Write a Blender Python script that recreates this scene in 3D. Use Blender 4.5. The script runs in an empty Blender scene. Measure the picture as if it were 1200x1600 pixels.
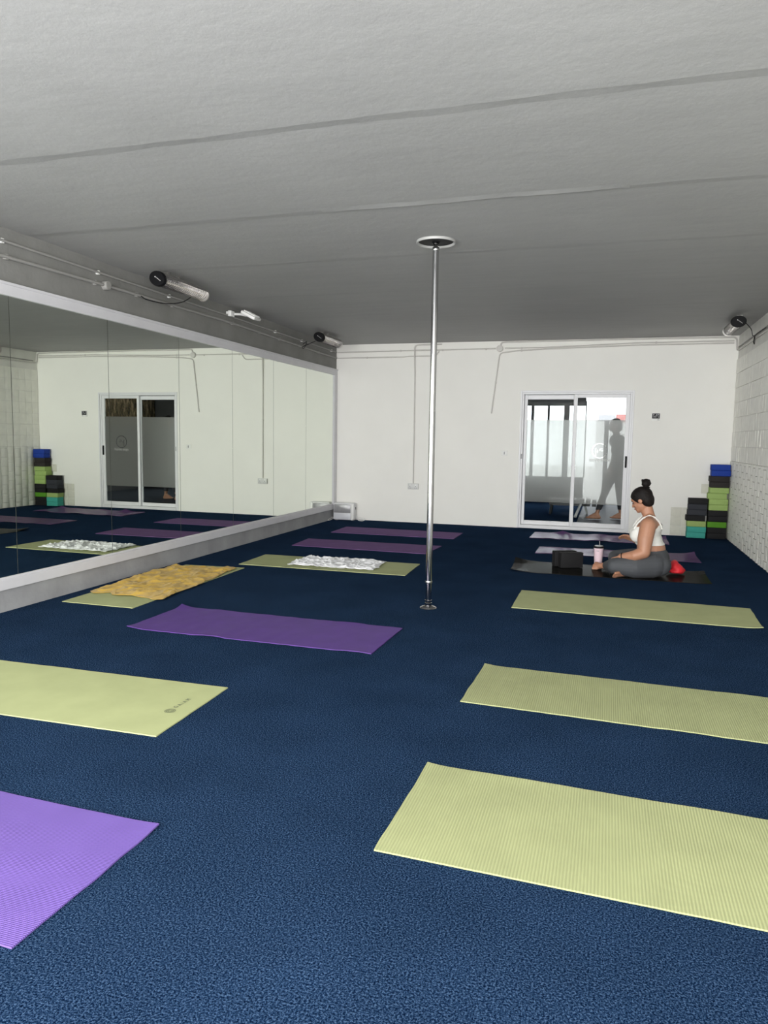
import bpy, bmesh, math, random
from mathutils import Vector, Matrix, noise, Euler
random.seed(11)
SC = bpy.context.scene
COL = SC.collection
PI = math.pi

# ------------------------------------------------------------------ camera
YAW, PITCH, ROLL, FPX = -0.294656, -0.100441, 0.0151629, 1144.487
def cam_axes():
    cy, sy, cp, sp = math.cos(YAW), math.sin(YAW), math.cos(PITCH), math.sin(PITCH)
    f = Vector((sy*cp, cy*cp, sp)); r = Vector((cy, -sy, 0)); u = r.cross(f)
    c, s = math.cos(ROLL), math.sin(ROLL)
    return c*r + s*u, -s*r + c*u, f
r_, u_, f_ = cam_axes()
cam_data = bpy.data.cameras.new('camera')
cam_data.sensor_fit = 'HORIZONTAL'; cam_data.sensor_width = 36.0
cam_data.lens = FPX/1200*36.0; cam_data.clip_start = 0.05
cam = bpy.data.objects.new('camera', cam_data); COL.objects.link(cam)
m3 = Matrix((r_, u_, -f_)).transposed()
cam.matrix_world = Matrix.Translation((0, 0, 1.25)) @ m3.to_4x4()
SC.camera = cam

# ------------------------------------------------------------------ light
SC.view_settings.view_transform = 'Standard'; SC.view_settings.look = 'None'
SC.view_settings.gamma = 1.0; SC.view_settings.use_curve_mapping = False
SC.view_settings.exposure = 0.0
SC.cycles.use_denoising = True
SC.cycles.max_bounces = 12; SC.cycles.diffuse_bounces = 6; SC.cycles.glossy_bounces = 6
SC.cycles.transparent_max_bounces = 16
world = bpy.data.worlds.new('world'); SC.world = world
world.use_nodes = True
bg = world.node_tree.nodes['Background']
bg.inputs[0].default_value = (0.93, 0.96, 1.0, 1); bg.inputs[1].default_value = 4.2

XL, XR, YB, H = -3.991, 1.558, 10.558, 2.640      # room: left, right, back wall, ceiling
YF = -1.0                                          # glazed front behind the camera
def daylight(name, loc, rot, sx, sy, power, col=(1, 0.985, 0.96)):
    l = bpy.data.lights.new(name, 'AREA'); l.shape = 'RECTANGLE'; l.size = sx; l.size_y = sy
    l.energy = power; l.color = col
    o = bpy.data.objects.new(name, l); COL.objects.link(o)
    o.location = loc; o.rotation_euler = rot
    return o
daylight('window_daylight', (-1.2, YF - 0.14, 1.3), (PI/2, 0, 0), 5.0, 2.3, 515)

# ------------------------------------------------------------------ materials
MATS = {}
def new_mat(name):
    m = bpy.data.materials.new(name); m.use_nodes = True
    nt = m.node_tree
    return m, nt, nt.nodes['Principled BSDF'], nt.nodes, nt.links
def N(nt, t, **kw):
    n = nt.nodes.new(t)
    for k, v in kw.items():
        if k in n.inputs: n.inputs[k].default_value = v
        else: setattr(n, k, v)
    return n
def mat(name, c, rough=0.6, metal=0.0, var=0.0, vscale=8.0, bump=0.0, bscale=200.0, spec=0.5, sheen=0.0, stretch=(1, 1, 1)):
    """plain procedural material: colour with soft noise variation and a fine noise bump"""
    if name in MATS: return MATS[name]
    m, nt, p, nodes, L = new_mat(name)
    p.inputs['Base Color'].default_value = (*c, 1); p.inputs['Roughness'].default_value = rough
    p.inputs['Metallic'].default_value = metal; p.inputs['Specular IOR Level'].default_value = spec
    p.inputs['Sheen Weight'].default_value = sheen
    tc = N(nt, 'ShaderNodeTexCoord'); mp = N(nt, 'ShaderNodeMapping'); mp.inputs['Scale'].default_value = stretch
    L.new(tc.outputs['Object'], mp.inputs[0])
    if var > 0:
        n = N(nt, 'ShaderNodeTexNoise', Scale=vscale, Detail=5.0); L.new(mp.outputs[0], n.inputs['Vector'])
        r = N(nt, 'ShaderNodeMapRange'); r.inputs[1].default_value = 0.3; r.inputs[2].default_value = 0.7
        r.inputs[3].default_value = 1 - var; r.inputs[4].default_value = 1 + var
        L.new(n.outputs['Fac'], r.inputs[0])
        mx = N(nt, 'ShaderNodeMix', data_type='RGBA', blend_type='MULTIPLY'); mx.inputs[0].default_value = 1
        mx.inputs[6].default_value = (*c, 1); L.new(r.outputs[0], mx.inputs[7]); L.new(mx.outputs[2], p.inputs['Base Color'])
    if bump > 0:
        n2 = N(nt, 'ShaderNodeTexNoise', Scale=bscale, Detail=3.0); L.new(mp.outputs[0], n2.inputs['Vector'])
        b = N(nt, 'ShaderNodeBump', Strength=bump, Distance=0.01); L.new(n2.outputs['Fac'], b.inputs['Height'])
        L.new(b.outputs[0], p.inputs['Normal'])
    MATS[name] = m
    return m
def s2l(r, g, b):
    f = lambda v: (v/255/12.92) if v <= 10 else ((v/255 + 0.055)/1.055)**2.4
    return (f(r), f(g), f(b))

def carpet_mat():
    m, nt, p, nodes, L = new_mat('blue_carpet')
    tc = N(nt, 'ShaderNodeTexCoord')
    n1 = N(nt, 'ShaderNodeTexNoise', Scale=190.0, Detail=3.0, Roughness=0.85); L.new(tc.outputs['Object'], n1.inputs['Vector'])
    n2 = N(nt, 'ShaderNodeTexNoise', Scale=2.5, Detail=6.0); L.new(tc.outputs['Object'], n2.inputs['Vector'])
    cr = N(nt, 'ShaderNodeValToRGB'); e = cr.color_ramp.elements
    e[0].position = 0.39; e[0].color = (0.0008, 0.0038, 0.014, 1)
    e[1].position = 0.62; e[1].color = (0.062, 0.108, 0.190, 1)
    x = e.new(0.50); x.color = (0.0078, 0.0225, 0.058, 1)
    L.new(n1.outputs['Fac'], cr.inputs[0])
    r = N(nt, 'ShaderNodeMapRange'); r.inputs[1].default_value = .3; r.inputs[2].default_value = .7
    r.inputs[3].default_value = .86; r.inputs[4].default_value = 1.12; L.new(n2.outputs['Fac'], r.inputs[0])
    mx = N(nt, 'ShaderNodeMix', data_type='RGBA', blend_type='MULTIPLY'); mx.inputs[0].default_value = 1
    L.new(cr.outputs[0], mx.inputs[6]); L.new(r.outputs[0], mx.inputs[7]); L.new(mx.outputs[2], p.inputs['Base Color'])
    b = N(nt, 'ShaderNodeBump', Strength=0.9, Distance=0.006); L.new(n1.outputs['Fac'], b.inputs['Height']); L.new(b.outputs[0], p.inputs['Normal'])
    p.inputs['Roughness'].default_value = 1.0; p.inputs['Specular IOR Level'].default_value = 0.0
    return m
def ceiling_mat():
    m, nt, p, nodes, L = new_mat('grey_ceiling_paint')
    tc = N(nt, 'ShaderNodeTexCoord')
    n2 = N(nt, 'ShaderNodeTexNoise', Scale=1.6, Detail=8.0); L.new(tc.outputs['Object'], n2.inputs['Vector'])
    mp = N(nt, 'ShaderNodeMapping'); mp.inputs['Scale'].default_value = (1.2, 9, 1); L.new(tc.outputs['Object'], mp.inputs[0])
    n3 = N(nt, 'ShaderNodeTexNoise', Scale=1.4, Detail=6.0); L.new(mp.outputs[0], n3.inputs['Vector'])
    add = N(nt, 'ShaderNodeMath', operation='ADD'); L.new(n2.outputs['Fac'], add.inputs[0]); L.new(n3.outputs['Fac'], add.inputs[1])
    r = N(nt, 'ShaderNodeMapRange'); r.inputs[1].default_value = .6; r.inputs[2].default_value = 1.4
    r.inputs[3].default_value = .93; r.inputs[4].default_value = 1.07; L.new(add.outputs[0], r.inputs[0])
    mx = N(nt, 'ShaderNodeMix', data_type='RGBA', blend_type='MULTIPLY'); mx.inputs[0].default_value = 1
    mx.inputs[6].default_value = (0.345, 0.345, 0.338, 1); L.new(r.outputs[0], mx.inputs[7]); L.new(mx.outputs[2], p.inputs['Base Color'])
    n4 = N(nt, 'ShaderNodeTexNoise', Scale=14.0, Detail=8.0, Roughness=.65); L.new(tc.outputs['Object'], n4.inputs['Vector'])
    b = N(nt, 'ShaderNodeBump', Strength=0.25, Distance=0.01); L.new(n4.outputs['Fac'], b.inputs['Height']); L.new(b.outputs[0], p.inputs['Normal'])
    p.inputs['Roughness'].default_value = 0.6
    return m
def rib_mat(name, c, axis=0, period=0.0085, depth=0.5, dark=0.82, rough=0.7, spec=.35):
    """ribbed rubber: parallel grooves along one axis"""
    m, nt, p, nodes, L = new_mat(name)
    tc = N(nt, 'ShaderNodeTexCoord'); sx = N(nt, 'ShaderNodeSeparateXYZ'); L.new(tc.outputs['Object'], sx.inputs[0])
    mu = N(nt, 'ShaderNodeMath', operation='MULTIPLY'); mu.inputs[1].default_value = 2*PI/period; L.new(sx.outputs[axis], mu.inputs[0])
    si = N(nt, 'ShaderNodeMath', operation='SINE'); L.new(mu.outputs[0], si.inputs[0])
    r = N(nt, 'ShaderNodeMapRange'); r.inputs[1].default_value = -1; r.inputs[2].default_value = 0.2
    r.inputs[3].default_value = dark; r.inputs[4].default_value = 1.0; L.new(si.outputs[0], r.inputs[0])
    n = N(nt, 'ShaderNodeTexNoise', Scale=5.0, Detail=6.0); L.new(tc.outputs['Object'], n.inputs['Vector'])
    r2 = N(nt, 'ShaderNodeMapRange'); r2.inputs[1].default_value = .3; r2.inputs[2].default_value = .7
    r2.inputs[3].default_value = .93; r2.inputs[4].default_value = 1.05; L.new(n.outputs['Fac'], r2.inputs[0])
    pr = N(nt, 'ShaderNodeMath', operation='MULTIPLY'); L.new(r.outputs[0], pr.inputs[0]); L.new(r2.outputs[0], pr.inputs[1])
    mx = N(nt, 'ShaderNodeMix', data_type='RGBA', blend_type='MULTIPLY'); mx.inputs[0].default_value = 1
    mx.inputs[6].default_value = (*c, 1); L.new(pr.outputs[0], mx.inputs[7]); L.new(mx.outputs[2], p.inputs['Base Color'])
    b = N(nt, 'ShaderNodeBump', Strength=depth, Distance=0.003); L.new(si.outputs[0], b.inputs['Height']); L.new(b.outputs[0], p.inputs['Normal'])
    p.inputs['Roughness'].default_value = rough; p.inputs['Specular IOR Level'].default_value = spec
    return m
def mirror_mat():
    m, nt, p, nodes, L = new_mat('mirror_silver')
    p.inputs['Base Color'].default_value = (0.90, 0.945, 0.865, 1); p.inputs['Metallic'].default_value = 1; p.inputs['Roughness'].default_value = 0.0
    return m
def glass_mat(name='clear_glass', tint=(0.96, 0.975, 0.97), refl=1.0):
    m, nt, p, nodes, L = new_mat(name); nodes.remove(p)
    t = N(nt, 'ShaderNodeBsdfTransparent'); t.inputs[0].default_value = (*tint, 1)
    g = N(nt, 'ShaderNodeBsdfGlossy'); g.inputs['Roughness'].default_value = 0.0
    fr = N(nt, 'ShaderNodeFresnel', IOR=1.10)
    mx = N(nt, 'ShaderNodeMixShader'); L.new(fr.outputs[0], mx.inputs[0]); L.new(t.outputs[0], mx.inputs[1]); L.new(g.outputs[0], mx.inputs[2])
    L.new(mx.outputs[0], nodes['Material Output'].inputs[0])
    return m
def film_mat(name, ring=None, dens=0.32, scat=0.48):
    """frosted privacy film: part clear, part white scatter; the ring emblem is cut out of it"""
    m, nt, p, nodes, L = new_mat(name); nodes.remove(p)
    t = N(nt, 'ShaderNodeBsdfTransparent'); t.inputs[0].default_value = (0.58, 0.58, 0.57, 1)
    d = N(nt, 'ShaderNodeBsdfDiffuse'); d.inputs[0].default_value = (0.80, 0.79, 0.77, 1)
    tr = N(nt, 'ShaderNodeBsdfTranslucent'); tr.inputs[0].default_value = (0.80, 0.79, 0.77, 1)
    a = N(nt, 'ShaderNodeMixShader'); a.inputs[0].default_value = 0.35
    L.new(d.outputs[0], a.inputs[1]); L.new(tr.outputs[0], a.inputs[2])
    rf = N(nt, 'ShaderNodeBsdfRefraction', IOR=1.35, Roughness=0.55); rf.inputs[0].default_value = (0.9, 0.9, 0.88, 1)
    a2 = N(nt, 'ShaderNodeMixShader'); a2.inputs[0].default_value = scat
    L.new(a.outputs[0], a2.inputs[1]); L.new(rf.outputs[0], a2.inputs[2])
    mx = N(nt, 'ShaderNodeMixShader'); mx.inputs[0].default_value = dens
    L.new(t.outputs[0], mx.inputs[1]); L.new(a2.outputs[0], mx.inputs[2])
    if ring:
        cx, cz, rad = ring
        tc = N(nt, 'ShaderNodeTexCoord'); s = N(nt, 'ShaderNodeSeparateXYZ'); L.new(tc.outputs['Object'], s.inputs[0])
        def M(op, a_, b_=None):
            n = N(nt, 'ShaderNodeMath', operation=op)
            for i, v in enumerate((a_, b_)):
                if v is None: continue
                if isinstance(v, (int, float)): n.inputs[i].default_value = v
                else: L.new(v, n.inputs[i])
            return n.outputs[0]
        x = M('SUBTRACT', s.outputs[0], cx); z = M('SUBTRACT', s.outputs[2], cz)
        dd = M('SQRT', M('ADD', M('MULTIPLY', x, x), M('MULTIPLY', z, z)))
        mask = M('LESS_THAN', M('ABSOLUTE', M('SUBTRACT', dd, rad)), 0.0042)
        def bar(x0, z0, hw, hh):
            return M('MULTIPLY', M('LESS_THAN', M('ABSOLUTE', M('SUBTRACT', x, x0)), hw), M('LESS_THAN', M('ABSOLUTE', M('SUBTRACT', z, z0)), hh))
        for b in ((-0.050, -0.022, 0.004, 0.058), (-0.028, -0.008, 0.004, 0.020), (0.020, 0.026, 0.020, 0.004), (0.002, 0.012, 0.004, 0.014), (0.030, 0.000, 0.014, 0.0035)):
            mask = M('MAXIMUM', mask, bar(*b))
        clr = N(nt, 'ShaderNodeBsdfTransparent'); fin = N(nt, 'ShaderNodeMixShader')
        L.new(mask, fin.inputs[0]); L.new(mx.outputs[0], fin.inputs[1]); L.new(clr.outputs[0], fin.inputs[2]); mx = fin
    L.new(mx.outputs[0], nodes['Material Output'].inputs[0])
    return m

M_CARPET = carpet_mat(); M_CEIL = ceiling_mat(); M_MIRROR = mirror_mat(); M_GLASS = glass_mat()
M_WHITEWALL = mat('white_wall_paint', (0.89, 0.88, 0.84), 0.75, var=0.012, vscale=3, bump=0.08, bscale=60)
M_GREYWALL = mat('grey_wall_paint', (0.220, 0.219, 0.207), 0.65, var=0.12, vscale=3, bump=0.25, bscale=30)
M_RIGHTWALL = mat('pale_plaster', (0.72, 0.71, 0.67), 0.7, var=0.06, vscale=4, bump=0.3, bscale=40)
M_TILE = mat('white_foam_tile', (0.84, 0.83, 0.77), 0.40, var=0.05, vscale=9, bump=0.12, bscale=25)
M_ALU = mat('white_frame', (0.78, 0.78, 0.80), 0.38, var=0.02)
M_RAIL = mat('mirror_frame_white', (0.66, 0.655, 0.68), 0.35, var=0.03)
M_PIPE = mat('painted_conduit', (0.30, 0.295, 0.28), 0.5, var=0.05)
M_PIPEW = mat('white_conduit', (0.62, 0.60, 0.57), 0.5, var=0.05)
M_CLIP = mat('white_plastic', (0.82, 0.82, 0.80), 0.35, var=0.02)
M_CHROME = mat('chrome', (0.50, 0.50, 0.51), 0.12, 1.0, var=0.01)
M_STEEL = mat('brushed_steel', (0.66, 0.64, 0.62), 0.30, 1.0, var=0.05, vscale=40)
M_REFL = mat('polished_reflector', (0.95, 0.93, 0.90), 0.14, 1.0, var=0.04, vscale=30)
M_BLACK = mat('black_plastic', (0.006, 0.006, 0.007), 0.5, var=0.1, spec=.15)
M_DARK = mat('dark_metal', (0.012, 0.013, 0.016), 0.4, var=0.1)
M_GREYP = mat('grey_plastic', (0.28, 0.28, 0.29), 0.4, var=0.05)
M_TUBE = mat('quartz_tube', (0.85, 0.80, 0.72), 0.15, var=0.02)
M_MARK = mat('pale_marking', (0.55, 0.55, 0.55), 0.5)

# ------------------------------------------------------------------ helpers
class B:
    """collects shapes in world metres and links them as ONE mesh object"""
    def __init__(s): s.bm = bmesh.new()
    def _xf(s, vs, mtx):
        if mtx is not None: bmesh.ops.transform(s.bm, matrix=mtx, verts=vs)
    def box(s, x0, x1, y0, y1, z0, z1, bev=0.0, mtx=None, seg=2):
        r = bmesh.ops.create_cube(s.bm, size=1.0); vs = r['verts']
        for v in vs: v.co = Vector((x0 + (v.co.x+.5)*(x1-x0), y0 + (v.co.y+.5)*(y1-y0), z0 + (v.co.z+.5)*(z1-z0)))
        if bev > 0:
            es = list({e for v in vs for e in v.link_edges})
            g = bmesh.ops.bevel(s.bm, geom=es, offset=bev, segments=seg, affect='EDGES', profile=0.5)
            vs = list({v for f in g['faces'] for v in f.verts} | {v for v in vs if v.is_valid})
            if mtx is not None:
                allv = set(vs)
                for v in list(allv):
                    for e in v.link_edges: allv.add(e.other_vert(v))
                vs = list(allv)
        s._xf(vs, mtx); return s
    def tube(s, pts, r, seg=10, cap=True):
        pts = [Vector(p) for p in pts]; n = len(pts)
        rs = r if isinstance(r, (list, tuple)) else [r]*n
        t0 = (pts[1]-pts[0]).normalized()
        a = Vector((0, 0, 1)) if abs(t0.z) < .9 else Vector((1, 0, 0))
        nx = t0.cross(a).normalized(); rings = []
        for i, p in enumerate(pts):
            t = ((pts[min(i+1, n-1)]-p).normalized() + (p-pts[max(i-1, 0)]).normalized())
            t = t.normalized() if t.length > 1e-6 else t0
            nx = (nx - t*nx.dot(t)).normalized(); ny = t.cross(nx)
            rings.append([s.bm.verts.new(p + rs[i]*(math.cos(2*PI*k/seg)*nx + math.sin(2*PI*k/seg)*ny)) for k in range(seg)])
        for i in range(n-1):
            for k in range(seg):
                s.bm.faces.new((rings[i][k], rings[i][(k+1) % seg], rings[i+1][(k+1) % seg], rings[i+1][k]))
        if cap:
            s.bm.faces.new(rings[0][::-1]); s.bm.faces.new(rings[-1])
        return s
    def lathe(s, prof, c=(0, 0, 0), seg=32, mtx=None, sx=1.0, sy=1.0, cap=True):
        """profile of (radius, z) around the z axis through c"""
        rings = []
        for (r, z) in prof:
            rings.append([s.bm.verts.new((c[0]+sx*r*math.cos(2*PI*k/seg), c[1]+sy*r*math.sin(2*PI*k/seg), c[2]+z)) for k in range(seg)])
        for i in range(len(rings)-1):
            for k in range(seg):
                s.bm.faces.new((rings[i][k], rings[i][(k+1) % seg], rings[i+1][(k+1) % seg], rings[i+1][k]))
        if cap and prof[0][0] > 1e-5: s.bm.faces.new(rings[0][::-1])
        if cap and prof[-1][0] > 1e-5: s.bm.faces.new(rings[-1])
        if mtx is not None: s._xf([v for R in rings for v in R], mtx)
        return s
    def ell(s, c, r, mtx=None, u=20, v=12):
        o = bmesh.ops.create_uvsphere(s.bm, u_segments=u, v_segments=v, radius=1.0)['verts']
        for q in o:
            w = Vector((q.co.x*r[0], q.co.y*r[1], q.co.z*r[2]))
            if mtx is not None: w = mtx @ w
            q.co = w + Vector(c)
        return s
    def cone(s, p0, r0, p1, r1, seg=14):
        """a limb: tapered and round at both ends"""
        p0, p1 = Vector(p0), Vector(p1); d = p1-p0; Lh = d.length; d.normalize()
        q = d.to_track_quat('Z', 'Y').to_matrix().to_4x4(); q.translation = p0
        prof = [(r0*math.sin(a), -r0*math.cos(a)) for a in [PI/2*i/5 for i in range(6)]]
        prof += [(r1*math.cos(a), Lh + r1*math.sin(a)) for a in [PI/2*i/5 for i in range(6)]]
        prof[0] = (1e-4, prof[0][1]); prof[-1] = (1e-4, prof[-1][1])
        s.lathe(prof, seg=seg, mtx=q); return s
    def prism(s, poly, h0, h1, axis='z'):
        def P(a, b, h): return {'z': (a, b, h), 'x': (h, a, b), 'y': (a, h, b)}[axis]
        lo = [s.bm.verts.new(P(a, b, h0)) for a, b in poly]; hi = [s.bm.verts.new(P(a, b, h1)) for a, b in poly]
        n = len(poly); s.bm.faces.new(lo[::-1]); s.bm.faces.new(hi)
        for i in range(n): s.bm.faces.new((lo[i], lo[(i+1) % n], hi[(i+1) % n], hi[i]))
        return s
    def sheet(s, fn, nx, ny, thick):
        """closed sheet: fn(u,v) -> top point; the underside lies `thick` below"""
        T = [[s.bm.verts.new(fn(i/nx, j/ny)) for j in range(ny+1)] for i in range(nx+1)]
        U = [[s.bm.verts.new(T[i][j].co - Vector((0, 0, thick))) for j in range(ny+1)] for i in range(nx+1)]
        F = s.bm.faces.new
        for i in range(nx):
            for j in range(ny):
                F((T[i][j], T[i+1][j], T[i+1][j+1], T[i][j+1])); F((U[i][j], U[i][j+1], U[i+1][j+1], U[i+1][j]))
        for i in range(nx):
            F((T[i][0], U[i][0], U[i+1][0], T[i+1][0])); F((T[i][ny], T[i+1][ny], U[i+1][ny], U[i][ny]))
        for j in range(ny):
            F((T[0][j], T[0][j+1], U[0][j+1], U[0][j])); F((T[nx][j], U[nx][j], U[nx][j+1], T[nx][j+1]))
        return s
    def build(s, name, m, parent=None, smooth=False, loc=None, angle=40):
        bmesh.ops.recalc_face_normals(s.bm, faces=s.bm.faces)
        me = bpy.data.meshes.new(name)
        o = bpy.data.objects.new(name, me); COL.objects.link(o)
        off = Vector((0, 0, 0))
        if parent is not None:
            o.parent = parent; off = root_loc(parent)
        elif loc is not None:
            off = Vector(loc); o.location = off
        if off.length > 0: bmesh.ops.translate(s.bm, vec=-off, verts=s.bm.verts)
        s.bm.to_mesh(me); s.bm.free()
        for mm in (m if isinstance(m, (list, tuple)) else [m]): me.materials.append(mm)
        if smooth:
            for p in me.polygons: p.use_smooth = True
            if angle and hasattr(me, 'set_sharp_from_angle'): me.set_sharp_from_angle(angle=math.radians(angle))
        return o
def root_loc(o):
    while o.parent is not None: o = o.parent
    return Vector(o.location)
def tag(o, label, cat, group=None):
    o['label'] = label; o['category'] = cat
    if group: o['group'] = group
    return o
def thing(name, label, cat, loc, group=None):
    o = bpy.data.objects.new(name, None); COL.objects.link(o); o.empty_display_size = 0.1
    o.location = loc
    return tag(o, label, cat, group)
def struct(o):
    o['kind'] = 'structure'; return o
def copy_tree(o, parent=None):
    c = o.copy(); COL.objects.link(c)
    if parent is not None: c.parent = parent
    for ch in list(o.children): copy_tree(ch, c)
    return c
def fuse(fill, voxel, smooth=4, cut=None):
    """one continuous closed surface from overlapping limbs (voxel remesh), optionally cut by planes"""
    b = B(); fill(b)
    me = bpy.data.meshes.new('tmp'); bmesh.ops.recalc_face_normals(b.bm, faces=b.bm.faces); b.bm.to_mesh(me); b.bm.free()
    o = bpy.data.objects.new('tmp', me); COL.objects.link(o)
    r = o.modifiers.new('r', 'REMESH'); r.mode = 'VOXEL'; r.voxel_size = voxel
    if smooth:
        sm = o.modifiers.new('s', 'SMOOTH'); sm.factor = 0.5; sm.iterations = smooth
    dg = bpy.context.evaluated_depsgraph_get(); dg.update()
    res = bpy.data.meshes.new_from_object(o.evaluated_get(dg))
    bpy.data.objects.remove(o); bpy.data.meshes.remove(me)
    out = B(); out.bm.from_mesh(res); bpy.data.meshes.remove(res)
    for co, no in (cut or []):
        g = list(out.bm.verts)+list(out.bm.edges)+list(out.bm.faces)
        bmesh.ops.bisect_plane(out.bm, geom=g, plane_co=co, plane_no=no, clear_outer=True)
    return out

# ------------------------------------------------------------------ room shell
struct(B().box(XL-.3, XR+.3, YF-.3, YB+.15, -.15, 0).build('floor', M_CARPET))
# ceiling with the raised paint seams between the slabs
def ceil():
    b = B(); b.box(XL-.3, XR+.3, YF-.3, YB+.15, H+.004, H+.15)
    seams = [(-1.3, .0), (.93, .005), (2.06, .0), (3.19, .0075), (4.38, .0045), (5.56, .0035), (6.84, .003), (8.05, .0025), (9.25, .002), (YB+.2, 0)]
    ys = []
    for (y0, h0), (y1, h1) in zip(seams[:-1], seams[1:]):
        w0 = .10 if h0 else 0
        ys += [(y0, 0, -.5, h0), (y0, 0, -.38, h0), (y0, 0, .38, h0), (y0, 0, .5, h0)] if h0 else []
    xs = [XL-.3+(XR-XL+.6)*i/110 for i in range(111)]; rows = []
    def row(yf, zf): rows.append([b.bm.verts.new((x, yf(x), zf(x))) for x in xs])
    row(lambda x: YF-.3, lambda x: H)
    for y0, h0 in seams[1:-1]:
        if not h0: continue
        cy_ = lambda x, y0=y0: y0-.012*(x+1.2)*.6+.014*noise.noise((x*2.1, y0, 1))+.005*noise.noise((x*11, y0, 4))
        ww = lambda x, y0=y0: .085*(.75+.6*abs(noise.noise((x*1.9, y0, 7))))
        rg = lambda x, y0=y0: .0016*max(0, noise.noise((x*4, y0, 9)))
        row(lambda x: cy_(x)-ww(x)*.5-.03, lambda x: H-h0); row(lambda x: cy_(x)-ww(x)*.5, lambda x: H-h0-rg(x))
        row(lambda x: cy_(x)+ww(x)*.5, lambda x: H-rg(x+5)*.7); row(lambda x: cy_(x)+ww(x)*.5+.02, lambda x: H)
    row(lambda x: YB+.15, lambda x: H-.001)
    for A, C in zip(rows[:-1], rows[1:]):
        for k in range(110): b.bm.faces.new((A[k], A[k+1], C[k+1], C[k]))
    def seam(y, w, hgt, x0, x1, sl, lit=False, n=110):
        prev = None
        for i in range(n+1):
            t = i/n; x = x0+(x1-x0)*t
            yy = y + sl*(x+1.2) + .014*noise.noise((x*2.1, y, 1)) + .006*noise.noise((x*11, y, 4))
            ww = w*(.7+.7*abs(noise.noise((x*1.9, y, 7)))); hh = hgt*(.45+1.1*abs(noise.noise((x*1.7, y, 2))))*min(1, 8*t+.05, 8*(1-t)+.05)
            prof = ((-.5, 0), (.2, 1), (.5, 0)) if lit else ((-.5, 0), (-.40, 1), (.5, 0))
            cur = [b.bm.verts.new((x, yy+a*ww, H-.0045*(lit)-.0008-hh*k)) for a, k in prof]
            if prev:
                for k in range(2): b.bm.faces.new((prev[k], prev[k+1], cur[k+1], cur[k]))
            prev = cur
    seam(4.345, .11, .0075, -1.75, .05, -.004, True); seam(2.60, .016, .0020, -.80, .05, .04, False, 60); seam(2.02, .014, .0016, -2.1, -1.4, .3, False, 40)
    return struct(b.build('ceiling', M_CEIL))
ceil()
struct(B().box(XL-.3, XL, YF-.3, YB+.15, .16, H).build('wall_left', M_GREYWALL))
struct(B().box(XL-.3, XL, YF-.3, YB+.15, 0, .16).build('baseboard_left', mat('kerb_grey', (.320, .323, .330), .65, var=.16, vscale=3, bump=.25, bscale=30)))  # foot of the left wall, a lighter grey than the wall above
# back wall with the door opening
DX0, DX1, DZ = -1.212, 0.312, 1.945
bw = B(); bw.box(XL, DX0, YB, YB+.15, 0, H); bw.box(DX1, XR, YB, YB+.15, 0, H); bw.box(DX0, DX1, YB, YB+.15, DZ, H)
struct(bw.build('wall_back', M_WHITEWALL))
# front wall behind the camera: a wide glazed opening
fw = B(); fw.box(XL, -3.75, YF-.12, YF, 0, H); fw.box(1.35, XR, YF-.12, YF, 0, H)
fw.box(-3.75, 1.35, YF-.12, YF, 0, .12); fw.box(-3.75, 1.35, YF-.12, YF, 2.46, H)
struct(fw.build('wall_front', M_WHITEWALL))
wf = B()
for x in (-3.72, -2.06, -.40, 1.32): wf.box(x-.03, x+.03, YF-.09, YF-.03, .12, 2.46)
wf.box(-3.75, 1.35, YF-.09, YF-.03, .12, .18); wf.box(-3.75, 1.35, YF-.09, YF-.03, 2.40, 2.46)
win = struct(wf.build('window_1', M_ALU))
# right wall: plaster, foam tiles glued over it
struct(B().box(XR, XR+.15, YF-.12, YB+.15, 0, H).build('wall_right', M_RIGHTWALL))
def tile_wall():
    b = B(); tw, th = .145, .15
    y = YB - .012; k = 0
    while y > 4.6:
        off = (.5*th if k % 2 else 0) + random.uniform(-.02, .02)
        z = .004
        lowcol = True
        while z < 2.33:
            low = z < 1.02
            z1 = min(z + th, 2.34) if low else min(1.02 + .1875*(math.floor((z+.09-1.02)/.1875)+1), 2.34)
            if low and z1 > 1.0: z1 = 1.02
            if low and z == .004: z1 = z + th*(.55 if k % 2 else 1.0) + random.uniform(-.008, .008)
            y0, y1 = y-tw+(.006 if low else .0035), y
            tz = random.uniform(-.0025, .0025); ty = random.uniform(-.004, .004) if low else random.uniform(-.0022, .0022)
            base = .016 if low else .012
            g = .0025
            co = []
            nn = 4
            bul = .013 if low else .004
            grid = []
            for i in range(nn+1):
                row = []
                for j in range(nn+1):
                    u, v = i/nn, j/nn
                    h = base + ty*(u-.5)*2 + tz*(v-.5)*2 + bul*(1-(2*u-1)**2)*((1-.25*(2*v-1)**4) if low else (1-(2*v-1)**4))*.9
                    row.append(b.bm.verts.new((XR - h, y0+(y1-y0)*u, z+g+(z1-z-2*g)*v)))
                grid.append(row)
            for i in range(nn):
                for j in range(nn):
                    b.bm.faces.new((grid[i][j], grid[i+1][j], grid[i+1][j+1], grid[i][j+1]))
            rim = [grid[i][0] for i in range(nn+1)]+[grid[nn][j] for j in range(1, nn+1)]+[grid[i][nn] for i in range(nn-1, -1, -1)]+[grid[0][j] for j in range(nn-1, 0, -1)]
            bk = [b.bm.verts.new((XR-.0005, v.co.y, v.co.z)) for v in rim]
            for i in range(len(rim)):
                j = (i+1) % len(rim); b.bm.faces.new((rim[i], rim[j], bk[j], bk[i]))
            z = z1
        y -= tw; k += 1
    o = b.build('trim_1', M_TILE, smooth=True, angle=35)
    return struct(o)
tile_wall()

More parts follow.
